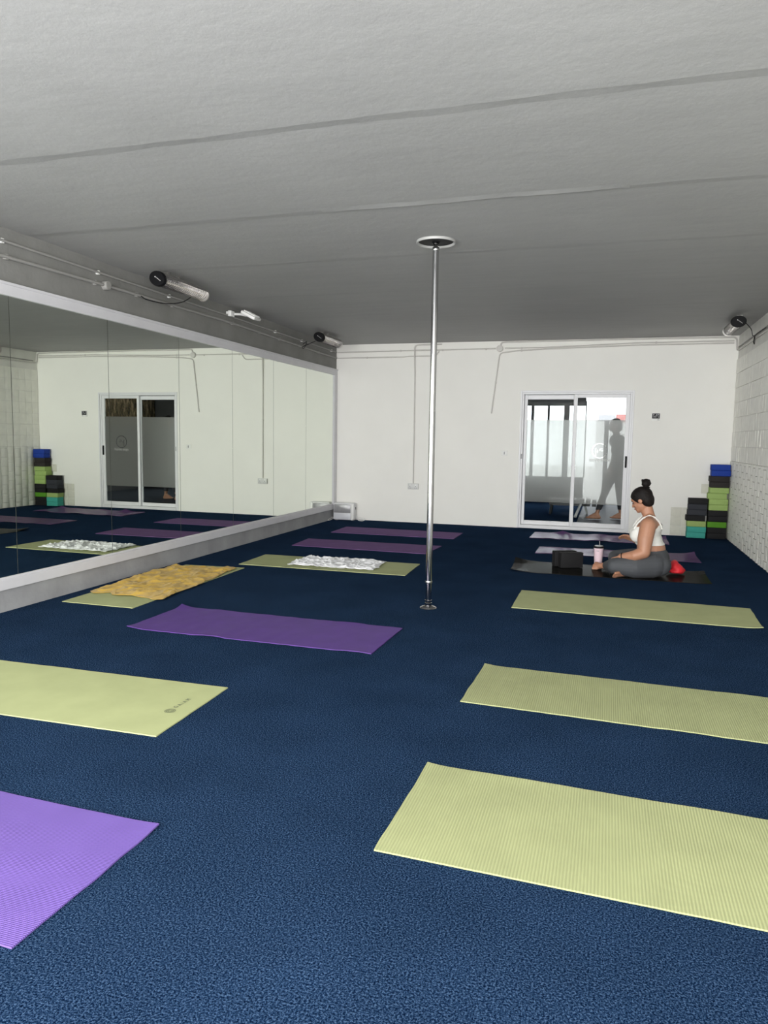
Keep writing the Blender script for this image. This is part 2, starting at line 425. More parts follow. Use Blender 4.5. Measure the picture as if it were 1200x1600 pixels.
# ------------------------------------------------------------------ wall mirror with its frame
def wall_mirror():
    t = thing('wall_mirror', 'long wall mirror of tall panels in a white frame along the grey left wall', 'mirror', (XL, 5.0, .16))
    joints = [-1.05+1.043*k for k in range(0, 11)] + [10.44]
    joints = [2.085, 3.128, 4.171, 5.214, 6.262, 7.315, 8.352, 9.378, 10.44]
    lo = -1.04
    js = [lo, 0.0, 1.043] + joints
    for a, c in zip(js[:-1], js[1:]):
        B().box(XL+.001, XL+.006, a+.0026, c-.0026, .235, 2.20).build('mirror_panel', M_MIRROR, t)
    b = B(); b.box(XL+.001, XL+.022, lo, 10.55, .158, .232, .003); b.box(XL+.001, XL+.014, lo, 10.55, .232, .246, .002)
    b.build('bottom_rail', M_RAIL, t)
    b = B(); b.box(XL+.001, XL+.022, lo, 10.55, 2.182, 2.255, .003); b.box(XL+.001, XL+.032, lo, 10.55, 2.252, 2.272, .003)
    b.build('top_rail', M_RAIL, t)
    b = B(); b.box(XL+.001, XL+.022, 10.43, 10.55, .233, 2.181, .003); b.box(XL+.001, XL+.012, 10.415, 10.43, .247, 2.181, .002)
    b.build('side_rail', M_RAIL, t)
wall_mirror()

# ------------------------------------------------------------------ sliding door
def door():
    d = B(); Y0 = YB-.022
    # outer frame with stepped profile
    for (w0, w1, ya, yb) in ((0, .026, YB-.012, YB+.10), (.026, .050, YB+.004, YB+.10)):
        x0, x1, z1 = DX0+w0, DX1-w0, DZ-w0; a, c, e = DX0+w1, DX1-w1, DZ-w1
        d.box(x0, a, ya, yb, 0.002, z1, .003); d.box(c, x1, ya, yb, 0.002, z1, .003); d.box(a, c, ya, yb, e, z1, .003)
    d.box(DX0+.05, DX1-.05, YB-.006, YB+.10, .002, .048, .003)
    root = struct(d.build('door_1', M_ALU))
    def sash(x0, x1, z0, z1, gx0, gx1, gz0, gz1, ya, yb, nm):
        b = B(); b.box(x0, gx0, ya, yb, z0, z1, .005); b.box(gx1, x1, ya, yb, z0, z1, .005)
        b.box(gx0, gx1, ya, yb, z0, gz0, .005); b.box(gx0, gx1, ya, yb, gz1, z1, .005)
        s = b.build('door_sash', M_ALU, root)
        ym = (ya+yb)/2
        B().box(gx0-.004, gx1+.004, ym-.003, ym+.003, gz0-.004, gz1+.004).build('glass_pane', M_GLASS, s)
        return s, ym
    s1, y1 = sash(-1.160, -.440, .050, 1.888, -1.118, -.486, .108, 1.826, YB+.055, YB+.09, 'l')
    s2, y2 = sash(-.478, .262, .050, 1.892, -.432, .208, .112, 1.846, YB+.012, YB+.047, 'r')
    B().box(-1.117, -.487, y1-.0048, y1-.0038, .377, 1.540).build('frosted_film', film_mat('frosted_film_plain'), s1)
    B().box(-.431, .207, y2-.0048, y2-.0038, .377, 1.545).build('frosted_film', film_mat('frosted_film_emblem', (-.111, 1.122, .100)), s2)
    # lettering on the film, to be read from the other room, so it runs backwards here
    cu = bpy.data.curves.new('lettering', 'FONT'); cu.body = 'home yoga'; cu.size = .062; cu.align_x = 'CENTER'; cu.extrude = .0002
    to = bpy.data.objects.new('tmp_text', cu); COL.objects.link(to)
    dg = bpy.context.evaluated_depsgraph_get(); dg.update()
    me = bpy.data.meshes.new_from_object(to.evaluated_get(dg)); bpy.data.objects.remove(to)
    me.transform(Matrix.Translation((-.111, y2-.0056, .978)) @ Matrix.Rotation(PI/2, 4, 'X') @ Matrix.Diagonal((-1, 1, 1, 1)))
    me.materials.append(mat('grey_lettering', (.50, .49, .47), .6))
    o = bpy.data.objects.new('lettering', me); COL.objects.link(o); o.parent = s2
    b = B(); b.box(.226, .252, YB-.006, YB+.014, .895, 1.055, .008); b.box(.233, .245, YB-.014, YB-.004, .92, 1.03, .004)
    b.build('door_handle', M_BLACK, s2, smooth=True)
    b = B(); b.box(-1.186, -1.166, YB+.002, YB+.05, .985, 1.06, .004)
    b.build('latch', M_GREYP, root)
door()

# ------------------------------------------------------------------ the room beyond the door
Y2 = 15.30
M_DARKWALL = mat('dark_studio_wall', (0.045, 0.045, 0.05), .7, var=.1, bump=.1)
M_SHEENFLOOR = mat('grey_sheen_floor', (0.055, 0.062, 0.075), .40, var=.25, vscale=40, bump=.12, bscale=60, spec=.01)  # the bright opening's reflection on the floor, put into a grey base colour
M_CONC = mat('pale_concrete', (.72, .71, .69), .8, var=.05)
struct(B().box(-.42, 2.6, YB+.15, Y2+.1, -.15, 0).build('floor_beyond', M_SHEENFLOOR))
struct(B().box(-4.3, -.42, YB+.15, Y2+.1, -.15, 0).build('carpet_beyond', M_CARPET))
struct(B().box(-4.3, 2.6, YB+.15, Y2+.1, 2.62, 2.77).build('ceiling_beyond', M_DARKWALL))
struct(B().box(-4.3, -4.15, YB+.15, Y2+.1, 0, 2.62).build('wall_beyond_left', M_DARKWALL))
struct(B().box(2.45, 2.6, YB+.15, Y2+.1, 0, 2.62).build('wall_beyond_right', M_DARKWALL))
b = B(); b.box(-4.15, -.46, Y2, Y2+.1, 0, .52); b.box(-4.15, -.46, Y2, Y2+.1, 1.955, 2.62); b.box(-.46, 2.45, Y2, Y2+.1, 2.45, 2.62); b.box(1.2, 2.45, Y2, Y2+.1, 0, 2.45)
struct(b.build('wall_beyond_back', mat('grey_sill_wall', (.09, .09, .09), .6, var=.1)))
b = B()
for x0, x1 in ((-2.6, -2.45), (-1.535, -1.475), (-1.21, -1.165), (-.885, -.775), (-.46, -.44)): b.box(x0, x1, Y2+.01, Y2+.07, .52, 1.955)
b.box(-4.15, -.44, Y2-.02, Y2+.08, 1.955, 2.05)
w3 = struct(b.build('window_3', M_DARK))
for x0, x1 in ((-2.45, -1.535), (-1.475, -1.21), (-1.165, -.885), (-.775, -.46)):
    B().box(x0, x1, Y2+.035, Y2+.041, .52, 1.955).build('glass_pane', M_GLASS, w3)
b = B(); b.box(-.09, -.005, Y2+.01, Y2+.09, 0, 1.66); b.box(.92, 1.0, Y2+.01, Y2+.09, 0, 2.45)
struct(b.build('trim_2', mat('grey_post', (.22, .21, .20), .6)))
# rough dry reed and stone band high on the right-hand wall of that room
def rough_band():
    m, nt, p, nodes, L = new_mat('dry_reed')
    tc = N(nt, 'ShaderNodeTexCoord'); mp = N(nt, 'ShaderNodeMapping'); mp.inputs['Scale'].default_value = (6, 6, 2.2); L.new(tc.outputs['Object'], mp.inputs[0])
    n = N(nt, 'ShaderNodeTexNoise', Scale=2.2, Detail=8.0, Roughness=.7); L.new(mp.outputs[0], n.inputs['Vector'])
    cr = N(nt, 'ShaderNodeValToRGB'); e = cr.color_ramp.elements
    e[0].position = .36; e[0].color = (.02, .016, .01, 1); e[1].position = .66; e[1].color = (.52, .36, .22, 1)
    x = e.new(.5); x.color = (.18, .13, .06, 1); L.new(n.outputs['Fac'], cr.inputs[0]); L.new(cr.outputs[0], p.inputs['Base Color'])
    p.inputs['Roughness'].default_value = .9
    b = B()
    def fn(u, v):
        y = 12.2+u*3.05; z = 1.45+v*1.1
        return (2.44-.03-.04*abs(noise.noise((y*9, z*3, 3))), y, z)
    T = [[b.bm.verts.new(fn(i/60, j/14)) for j in range(15)] for i in range(61)]
    for i in range(60):
        for j in range(14): b.bm.faces.new((T[i][j], T[i+1][j], T[i+1][j+1], T[i][j+1]))
    bk = [b.bm.verts.new((2.449, y, z)) for y, z in ((12.2, 1.45), (15.25, 1.45), (15.25, 2.55), (12.2, 2.55))]
    b.bm.faces.new(bk)
    struct(b.build('trim_3', m))
rough_band()
# outside: ground, low parapet and a white building across the way
struct(B().box(-14, 12, Y2+.1, 40, -.25, -.05).build('ground_outside', M_CONC))
def outside_building():
    t = thing('building', 'overexposed white building outside, seen through the clear top of the right door panel', 'building', (1.5, 22, -.05))
    mw = mat('white_render', (.85, .85, .84), .8, var=.03)
    B().box(-.36, 6.5, 22, 26, -.05, 6).build('facade', mw, t)
    B().box(.18, .50, 21.97, 22.01, 1.80, 2.02).build('window', mat('dusty_red_shutter', (.30, .12, .11), .6), t)
    b = B()
    for k in range(9): b.box(-.1+.17*k, -.08+.17*k, 21.95, 21.97, 2.35, 2.9)
    b.box(-.2, 1.5, 21.94, 21.98, 2.88, 2.93); b.build('railing', mat('pale_railing', (.55, .54, .55), .5), t)
    B().box(-.30, .16, 21.97, 22.01, 1.84, 2.0).build('window', M_GREYP, t)
outside_building()

# ------------------------------------------------------------------ dance pole
def pole():
    x, y = -1.226, 5.205
    t = thing('dance_pole', 'chrome floor-to-ceiling pole standing alone on the blue carpet', 'pole', (x, y, 0))
    R = .0232
    B().lathe([(R, .20), (R, 1.45)], (x, y, 0), 28).build('pole_tube', M_CHROME, t, smooth=True)
    B().lathe([(R-.0008, 1.452), (R-.0008, 2.585)], (x, y, 0), 28).build('pole_tube', M_CHROME, t, smooth=True)
    B().lathe([(R-.001, .055), (R-.001, .198)], (x, y, 0), 28).build('pole_tube', M_CHROME, t, smooth=True)
    B().lathe([(R+.002, .192), (R+.0025, .195), (R+.0025, .203), (R+.002, .206)], (x, y, 0), 28).build('joint_ring', M_STEEL, t, smooth=True)
    B().lathe([(.062, .001), (.063, .005), (.060, .010), (.045, .016), (.029, .022), (.0235, .026)], (x, y, 0), 36).build('base_plate', M_CHROME, t, smooth=True)
    b = B(); b.lathe([(.0235, .026), (.0265, .028), (.0265, .042), (.0235, .045)], (x, y, 0), 28); b.lathe([(.0245, .048), (.027, .050), (.027, .062), (.0245, .064)], (x, y, 0), 28)
    b.build('base_collar', M_CHROME, t, smooth=True)
    # ceiling dome: pale ring, dark hollow inside
    prof = [(.139, -.0005), (.140, -.013), (.138, -.0175), (.134, -.019), (.130, -.0165), (.124, -.0045)]
    B().lathe([(r, H+z) for r, z in prof], (x, y, 0), 56, cap=False).build('ceiling_ring', mat('satin_white_metal', (.40, .40, .39), .45, .1), t, smooth=True)
    B().lathe([(.1235, H-.0048), (.060, H-.0062), (.030, H-.008), (.0235, H-.016)], (x, y, 0), 56, cap=False).build('ceiling_dome', mat('black_recess', (.004, .004, .005), .5, spec=.2), t, smooth=True)
    b = B(); b.lathe([(.017, 2.583), (.017, H-.006)], (x, y, 0), 24); b.lathe([(.0245, 2.575), (.0255, 2.578), (.0255, 2.592), (.0245, 2.595)], (x, y, 0), 28)
    b.build('top_collar', M_CHROME, t, smooth=True)
pole()

# ------------------------------------------------------------------ radiant heaters under the ceiling
def heater(loc, tilt, label, length=.72, capt=.38):
    """tube heater running along +y from its black cap; the opening looks down and into the room"""
    t = thing('radiant_heater', label, 'heater', loc, None)
    L = Vector(loc); rot = Matrix.Translation(L) @ Matrix.Rotation(tilt, 4, 'Y')
    rx, rz = .061, .061
    n = 18; b = B(); rows = []
    for i, (yy) in enumerate((0.0, length)):
        rows.append([(rx*math.cos(a), yy, rz*math.sin(a)) for a in [math.radians(-12 + 204*k/n) for k in range(n+1)]])
    def shell(bb, sc):
        V = [[bb.bm.verts.new(rot @ Vector((x*sc, y, z*sc))) for x, y, z in r] for r in rows]
        for k in range(n): bb.bm.faces.new((V[0][k], V[0][k+1], V[1][k+1], V[1][k]))
    shell(b, 1.0); shell(b, .94)
    o = b.build('housing', M_STEEL, t, smooth=True)
    # inner polished reflector trough and the tube in it
    b = B(); V = []
    for yy in (.012, length-.012):
        V.append([b.bm.verts.new(rot @ Vector((.90*rx*math.cos(a), yy, .012+.75*rz*math.sin(a)))) for a in [math.radians(-10 + 200*k/14) for k in range(15)]])
    for k in range(14): b.bm.faces.new((V[0][k], V[0][k+1], V[1][k+1], V[1][k]))
    b.build('reflector', M_REFL, t, smooth=True)
    B().tube([rot @ Vector((0, .02, -.006)), rot @ Vector((0, length-.02, -.006))], .009, 12).build('heating_tube', M_TUBE, t, smooth=True)
    # protective grille of slanting wires
    b = B(); cnt = 24
    for k in range(cnt):
        yy = .02 + (length-.05)*k/(cnt-1)
        pts = [rot @ Vector((rx*.97*math.cos(a), yy+.02*(j/6-.5), rz*.80*math.sin(a))) for j, a in enumerate([math.radians(188+164*j/6) for j in range(7)])]
        b.tube(pts, .0014, 5)
    b.build('wire_grille', M_CHROME, t)
    capm = rot @ Matrix.Rotation(-PI/2, 4, 'X')
    # end caps (lathe axis turned along y)
    prof = [(.0001, -.012), (1.04, -.012), (1.12, -.006), (1.15, .004), (1.15, .022), (1.08, .026), (.0001, .026)]
    for nm, y0, fl, mm in (('end_cap', 0.0, -1, M_BLACK), ('end_cap', length, 1, M_STEEL)):
        b = B(); mt = rot @ Matrix.Translation((0, y0, 0)) @ Matrix.Rotation(PI/2 if fl < 0 else -PI/2, 4, 'X')
        if fl < 0: mt = Matrix.Translation(L) @ Matrix.Rotation(capt, 4, 'Y') @ Matrix.Scale(1.12, 4, (1, 0, 0)) @ Matrix.Scale(.88, 4, (0, 0, 1)) @ Matrix.Rotation(PI/2, 4, 'X')
        pf = prof if fl < 0 else [(.0001, -.010), (.985, -.010), (.985, .002), (.0001, .002)]
        b.lathe([(max(1e-4, r)*rx, -z) for r, z in pf], seg=36, sy=rz/rx, mtx=mt)
        cap = b.build(nm, mm, t, smooth=True)
        if fl < 0:
            q = B(); q.lathe([(.0001, 0), (.005, 0), (.005, .0012), (.0001, .0012)], seg=12, mtx=Matrix.Translation(L+Vector((-.014, -.0125, .014))) @ Matrix.Rotation(PI/2, 4, 'X'))
            for k in range(6):
                q.box(L.x-.006+.0075*k, L.x-.002+.0075*k, L.y-.0134, L.y-.0118, L.z+.004-.0055*k, L.z+.011-.0055*k)
            q.build('emblem', M_MARK, cap)
    for yy in (length*.28, length*.52):
        top = rot @ Vector((0, yy, rz)); b = B()
        b.box(top.x-.012, top.x+.012, top.y-.006, top.y+.006, top.z-.006, H-.003); b.box(top.x-.028, top.x+.028, top.y-.012, top.y+.012, H-.005, H-.001)
        b.build('bracket', M_STEEL, t)
    return t
h1 = heater((-3.655, 5.44, 2.545), math.radians(-36), 'radiant tube heater above the mirror, nearer of the two on the left')
h2 = heater((-3.655, 9.02, 2.545), math.radians(-36), 'radiant tube heater above the mirror by the far left corner')
h3 = heater((1.272, 8.72, 2.545), math.radians(36), 'radiant tube heater hanging at the ceiling by the tiled right wall', capt=-.05)
def cord(pts, parent, r=.0042, name='power_cord', m=None, sub=8):
    P = [Vector(p) for p in pts]; out = []
    for i in range(len(P)-1):
        p0, p1, p2, p3 = P[max(i-1, 0)], P[i], P[i+1], P[min(i+2, len(P)-1)]
        for k in range(sub):
            t = k/sub
            out.append(.5*((2*p1)+(p2-p0)*t+(2*p0-5*p1+4*p2-p3)*t*t+(3*p1-p0-3*p2+p3)*t**3))
    out.append(P[-1])
    return B().tube(out, r, 8).build(name, m or M_BLACK, parent, smooth=True)
cord([(-3.735, 6.10, 2.525), (-3.79, 6.02, 2.46), (-3.88, 5.9, 2.43), (-3.95, 5.72, 2.435), (-3.940, 5.62, 2.447)], h1)
cord([(-3.72, 9.06, 2.50), (-3.80, 9.03, 2.46), (-3.90, 9.06, 2.43), (-3.935, 9.16, 2.42), (-3.938, 9.24, 2.47), (-3.935, 9.27, 2.525), (-3.930, 9.2, 2.50), (-3.936, 9.15, 2.475)], h2)
cord([(1.35, 8.76, 2.53), (1.41, 8.80, 2.47), (1.46, 9.00, 2.43), (1.505, 9.15, 2.445), (1.512, 9.17, 2.40), (1.515, 9.20, 2.36), (1.512, 9.24, 2.40), (1.512, 9.12, 2.455), (1.512, 8.6, 2.455)], h3)

# ------------------------------------------------------------------ conduits, boxes and the floodlight
def conduit(name, label, pts, r, m, clips=(), clipm=None, wall='x', loc=None):
    P = [Vector(p) for p in pts]
    # round the corners of the run
    out = [P[0]]
    for i in range(1, len(P)-1):
        a, c = (P[i-1]-P[i]), (P[i+1]-P[i]); d = min(.05, a.length*.45, c.length*.45)
        p0 = P[i]+a.normalized()*d; p2 = P[i]+c.normalized()*d
        for k in range(6):
            t = k/5; out.append((1-t)**2*p0+2*t*(1-t)*P[i]+t*t*p2)
    out.append(P[-1])
    t = thing(name, label, 'conduit', P[0])
    B().tube(out, r, 12).build('pipe', m, t, smooth=True)
    for c in clips:
        c = Vector(c); b = B(); q = .011
        if wall == 'x': b.box(min(XL+.001, c.x-r), c.x-r*.2, c.y-q, c.y+q, c.z-r-.006, c.z+r+.006, .002); b.box(c.x-r*.3, c.x+r*.55, c.y-q, c.y+q, c.z-r-.006, c.z-r*.9, .001); b.box(c.x-r*.3, c.x+r*.55, c.y-q, c.y+q, c.z+r*.9, c.z+r+.006, .001)
        else: b.box(c.x-q, c.x+q, c.y+r*.2, YB-.001, c.z-r-.005, c.z+r+.005, .002); b.box(c.x-q, c.x+q, c.y-r*.55, c.y+r*.3, c.z-r-.005, c.z-r*.9, .001); b.box(c.x-q, c.x+q, c.y-r*.55, c.y+r*.3, c.z+r*.9, c.z+r+.005, .001)
        b.build('pipe_clip', clipm or m, t)
    return t
xu, xl_ = XL+.022, XL+.022
conduit('conduit_pipe', 'upper thin grey conduit along the top of the left wall with white clips',
        [(xu, -2.3, 2.541), (xu, 4.1, 2.539), (xu, 7.1, 2.537), (xu, 10.50, 2.524)], .0095, M_PIPE,
        [(xu, y, 2.537) for y in (1.5, 2.9, 4.12, 5.10, 6.10)]+[(xu, 8.38, 2.532), (xu, 9.20, 2.529), (xu, 10.30, 2.525)], M_CLIP)
conduit('conduit_pipe', 'lower thicker grey conduit on the left wall, left of the round junction box',
        [(xl_, -2.3, 2.436), (xl_, 4.1, 2.437), (xl_, 5.145, 2.452)], .0125, M_PIPE, [(xl_, y, 2.438) for y in (1.8, 3.2, 4.15)]+[(xl_, 5.06, 2.451)], M_PIPE)
conduit('conduit_pipe', 'lower thicker grey conduit on the left wall, right of the round junction box',
        [(xl_, 5.24, 2.453), (xl_, 7.2, 2.470), (xl_, 9.2, 2.450), (xl_, 10.50, 2.436)], .0125, M_PIPE,
        [(xl_, 5.60, 2.457), (xl_, 6.15, 2.462), (xl_, 7.30, 2.469), (xl_, 7.95, 2.463), (xl_, 8.5, 2.457), (xl_, 9.12, 2.451), (xl_, 9.8, 2.443)], M_PIPE)
def round_box(c, r, depth, label, axis, m):
    b = B(); mt = Matrix.Translation(c) @ (Matrix.Rotation(PI/2, 4, 'Y') if axis == 'x' else Matrix.Rotation(PI/2, 4, 'X'))
    b.lathe([(r, 0), (r, depth*.8), (r*.94, depth), (.0001, depth)], seg=28, mtx=mt)
    t = thing('junction_box', label, 'junction box', c)
    b.build('box_body', m, t, smooth=True)
    q = B(); q.lathe([(r*.84, depth+.0002), (r*.84, depth+.003), (.0001, depth+.003)], seg=28, mtx=mt); q.build('cover', m, t, smooth=True)
    return t
round_box(Vector((XL+.001, 5.19, 2.453)), .036, .045, 'round grey junction box on the lower conduit of the left wall', 'x', M_PIPE)
def floodlight():
    o = Vector((XL+.001, 7.30, 2.55))
    t = thing('floodlight', 'small white floodlight on a stub arm high on the grey left wall', 'light', o)
    b = B(); b.box(XL+.034, XL+.074, 7.17, 7.25, 2.525, 2.585, .006); b.box(XL+.001, XL+.036, 7.195, 7.225, 2.552, 2.58); b.build('mount_box', M_CLIP, t, smooth=True)
    B().tube([(XL+.06, 7.24, 2.557), (XL+.11, 7.30, 2.563), (XL+.15, 7.37, 2.56)], .014, 12).build('arm', M_CLIP, t, smooth=True)
    mt = Matrix.Translation((XL+.19, 7.40, 2.558)) @ Matrix.Rotation(math.radians(28), 4, 'Y') @ Matrix.Rotation(math.radians(10), 4, 'Z')
    b = B()
    b.box(-.085, .085, -.115, .115, -.014, .018, .008, mtx=mt)
    for k in range(5): b.box(-.07, .07, -.08+.038*k, -.074+.038*k, .018, .030, mtx=mt)
    hd = b.build('lamp_head', M_CLIP, t, smooth=True)
    B().box(-.070, .070, -.10, .10, -.0165, -.0145, mtx=mt).build('lens', mat('frosted_lens', (.70, .70, .69), .3), hd)
floodlight()
yp = YB-.014
conduit('conduit_pipe', 'main horizontal white conduit high on the back wall, left of its round junction box',
        [(XL+.03, yp, 2.524), (-2.85, yp, 2.532), (-1.585, yp, 2.535)], .0095, M_PIPEW, [(x, yp, 2.531) for x in (-2.98, -2.35, -1.72)], M_PIPEW, 'y')
conduit('conduit_pipe', 'short lower white conduit on the back wall above the mirror corner',
        [(XL+.03, yp, 2.440), (-2.93, yp, 2.441), (-2.86, yp, 2.450), (-2.45, yp, 2.447), (-2.40, yp, 2.515)], .0085, M_PIPEW, [(-3.5, yp, 2.440)], M_PIPEW, 'y')
conduit('conduit_pipe', 'vertical white conduit dropping down the back wall to the double socket',
        [(-2.36, YB-.034, 2.612), (-2.762, YB-.034, 2.606), (-2.760, YB-.034, 2.40), (-2.757, YB-.014, 2.2), (-2.753, YB-.014, .588)], .0095, M_PIPEW, [(-2.755, yp, 1.5)], M_PIPEW, 'y')
conduit('conduit_pipe', 'upper white conduit right of the round junction box on the back wall',
        [(-1.455, yp, 2.537), (-.9, yp, 2.537), (.35, yp, 2.572), (1.50, yp, 2.572)], .0085, M_PIPEW, [(-1.22, yp, 2.537), (.55, yp, 2.572)], M_PIPEW, 'y')
conduit('conduit_pipe', 'slanting white conduit branch ending loose halfway down the back wall left of the door',
        [(1.50, yp, 2.542), (.35, yp, 2.543), (-.9, yp, 2.515), (-1.30, yp, 2.498), (-1.525, yp, 2.470), (-1.619, yp, 1.625)], .0095, M_PIPEW, [(-1.22, yp, 2.501), (-1.57, yp, 2.06)], M_PIPEW, 'y')
conduit('conduit_pipe', 'pale conduit running along the ceiling edge above the door to the right corner',
        [(-1.515, yp, 2.582), (-1.500, yp, 2.618), (-1.44, yp, 2.622), (.4, yp, 2.622), (1.50, yp, 2.618), (1.528, YB-.03, 2.59), (1.535, YB-.04, 2.455), (1.54, YB-.12, 2.44), (1.541, 8.0, 2.44), (1.541, 4.0, 2.44)], .0110, M_PIPEW, [], M_PIPEW, 'y')
conduit('conduit_pipe', 'thin grey conduit on the right wall just above the foam tiles',
        [(1.546, YB-.10, 2.482), (1.543, 8.0, 2.482), (1.543, 4.0, 2.482)], .0085, M_PIPE)
round_box(Vector((-1.525, YB-.001, 2.534)), .046, .032, 'round white junction box under the ceiling on the back wall', 'y', M_PIPEW)

def plate(name, label, cat, x0, x1, z0, z1, d, m, extra):
    t = thing(name, label, cat, ((x0+x1)/2, YB-.001, z0))
    B().box(x0, x1, YB-d, YB-.001, z0, z1, .003).build('plate', m, t, smooth=True)
    for nm, (a, c, e, f), dd, mm in extra: B().box(a, c, YB-d-dd, YB-d+.0006, e, f, min(.0012, dd*.4)).build(nm, mm, t)
M_SOCK = mat('socket_grey', (.66, .66, .65), .4)
plate('wall_socket', 'double wall socket at the foot of the vertical conduit on the back wall', 'socket', -2.832, -2.674, .500, .586, .034, M_SOCK,
      [('switch', (-2.806, -2.786, .556, .574), .003, M_CLIP), ('switch', (-2.720, -2.700, .556, .574), .003, M_CLIP)] +
      [('pin_hole', (cx-w, cx+w, z0, z1), .0008, M_BLACK) for cx0 in (-2.796, -2.710) for cx, w, z0, z1 in ((cx0, .003, .538, .549), (cx0-.012, .005, .517, .522), (cx0+.012, .005, .517, .522))])
plate('light_switch', 'small white wall switch to the left of the sliding door', 'switch', -1.460, -1.374, 1.026, 1.102, .012, M_CLIP,
      [('rocker', (-1.424, -1.410, 1.046, 1.082), .005, M_GREYP)])
plate('wall_display', 'small square wall display with a dark screen right of the door', 'display', .540, .648, 1.538, 1.640, .016, M_CLIP,
      [('screen', (.546, .642, 1.568, 1.634), .002, M_BLACK)])
wd = [o for o in bpy.data.objects if o.name == 'wall_display'][0]
b = B(); yy = YB-.0185
for (a, c, e, f) in ((.556, .572, 1.606, 1.628), (.584, .592, 1.606, 1.616), (.596, .612, 1.604, 1.626), (.618, .634, 1.608, 1.628), (.558, .600, 1.582, 1.596), (.606, .612, 1.586, 1.596), (.620, .634, 1.580, 1.596)):
    b.box(a, c, yy-.0006, yy+.0004, e, f)
b.build('readout', M_GREYP, wd)
B().box(.618, .630, YB-.0178, YB-.0155, 1.546, 1.556).build('button', M_GREYP, wd)

# ------------------------------------------------------------------ loose foam tiles on the back wall
def foam_tile(x0, x1, z0, z1, label):
    b = B(); n = 6; d = .010
    def h(u, v): return .007+.006*(1-(2*u-1)**4)*(1-(2*v-1)**4)+.002*noise.noise((x0*9+u*3, z0*9+v*3, 1))
    T = [[b.bm.verts.new((x0+(x1-x0)*i/n, YB-h(i/n, j/n), z0+(z1-z0)*j/n)) for j in range(n+1)] for i in range(n+1)]
    for i in range(n):
        for j in range(n): b.bm.faces.new((T[i][j], T[i+1][j], T[i+1][j+1], T[i][j+1]))
    rim = [T[i][0] for i in range(n+1)]+[T[n][j] for j in range(1, n+1)]+[T[i][n] for i in range(n-1, -1, -1)]+[T[0][j] for j in range(n-1, 0, -1)]
    bk = [b.bm.verts.new((v.co.x, YB-.001, v.co.z)) for v in rim]
    for i in range(len(rim)):
        j = (i+1) % len(rim); b.bm.faces.new((rim[i], rim[j], bk[j], bk[i]))
    b.bm.faces.new(bk[::-1])
    return tag(b.build('foam_tile', mat('cream_foam', (.68, .67, .585), .6, var=.06, vscale=12), smooth=True, angle=35, loc=((x0+x1)/2, YB, z0)), label, 'wall tile', 'loose foam tiles on the back wall')
for r, nm in enumerate(('bottom', 'middle', 'top')):
    for c, sd in enumerate(('left', 'right')):
        foam_tile(.846+.140*c, .982+.140*c, .006+.127*r, .130+.127*r, f'cream foam tile, {nm} {sd} of the six on the back wall beside the blocks')
foam_tile(1.208, 1.345, .582, .708, 'single cream foam tile higher up the back wall beside the tall block stack')

# ------------------------------------------------------------------ portable heater on the floor
def portable_heater():
    x0, x1, y0, y1 = -3.955, -3.625, 10.375, 10.50
    t = thing('portable_heater', 'small white box heater with grey front panel on the floor in the far left corner', 'heater', ((x0+x1)/2, (y0+y1)/2, 0))
    b = B(); b.box(x0, x1, y0+.008, y1, .008, .262, .012); b.box(x0+.02, x1-.02, y0+.02, y1-.02, .262, .268, .002)
    b.build('casing', mat('heater_white', (.74, .74, .75), .35), t, smooth=True)
    B().box(x0+.012, x1-.055, y0+.002, y0+.012, .115, .245, .004).build('front_panel', mat('front_grey', (.30, .30, .31), .35, .2, var=.1, vscale=12), t, smooth=True)
    B().box(x0+.004, x1-.055, y0, y0+.012, .014, .110, .004).build('lower_panel', mat('heater_pale', (.62, .63, .67), .35), t, smooth=True)
    B().box(x1-.05, x1-.004, y0-.002, y0+.014, .012, .256, .006).build('side_strip', M_CLIP, t, smooth=True)
    B().box(x1-.001, x1+.003, y0+.075, y0+.095, .165, .205, .001).build('grip', M_BLACK, t)
    for x in (x0+.03, x1-.05):
        B().box(x, x+.03, y0+.02, y1-.02, .001, .008).build('foot', M_GREYP, t)
    cord([(x1+.002, y0+.10, .06), (x1+.03, y0+.09, .02), (x1+.08, y0+.03, .007), (x1+.14, y0+.06, .007), (x1+.13, y0+.12, .03), (x1+.06, y0+.125, .045), (x1+.02, y0+.125, .03)], t, .005, m=M_CLIP)
    cord([(x0+.002, y0+.06, .05), (x0-.015, y0+.0, .02), (x0-.02, y0-.10, .007), (x0-.025, y0-.16, .012), (x0-.027, y0-.08, .028), (x0-.02, y0+.02, .04)], t, .005, m=M_CLIP)
portable_heater()

# ------------------------------------------------------------------ yoga mats
GREEN = (0.40, 0.43, 0.215); GREENR = (.355, .38, .19); GREENF = (0.50, 0.52, 0.20)
PURPLE = (0.140, 0.085, 0.32); PURPLED = (0.085, 0.033, 0.215); PLUM = (0.165, 0.088, 0.235)
M_G1 = rib_mat('lime_ribbed_mat', GREENR, 0, .0098, .45, .84)
M_G2 = rib_mat('lime_smooth_mat', GREEN, 0, .004, .12, .97)
M_P1 = rib_mat('violet_ribbed_mat', PURPLE, 1, .0060, .25, .93, .6)
M_P2 = mat('purple_mat', PURPLED, .55, var=.10, vscale=7, bump=.10, bscale=120)
M_P3 = mat('plum_mat', PLUM, .85, spec=.12, var=.08, vscale=6, bump=.10, bscale=120)
M_BK = mat('black_glossy_mat', (.014, .014, .0135), .18, var=.2, vscale=9, bump=.10, bscale=10, spec=.003)
M_SHINY = mat('plum_glossy_mat', (.12, .06, .17), .20, var=.08, vscale=6, bump=.12, bscale=8, spec=.006)
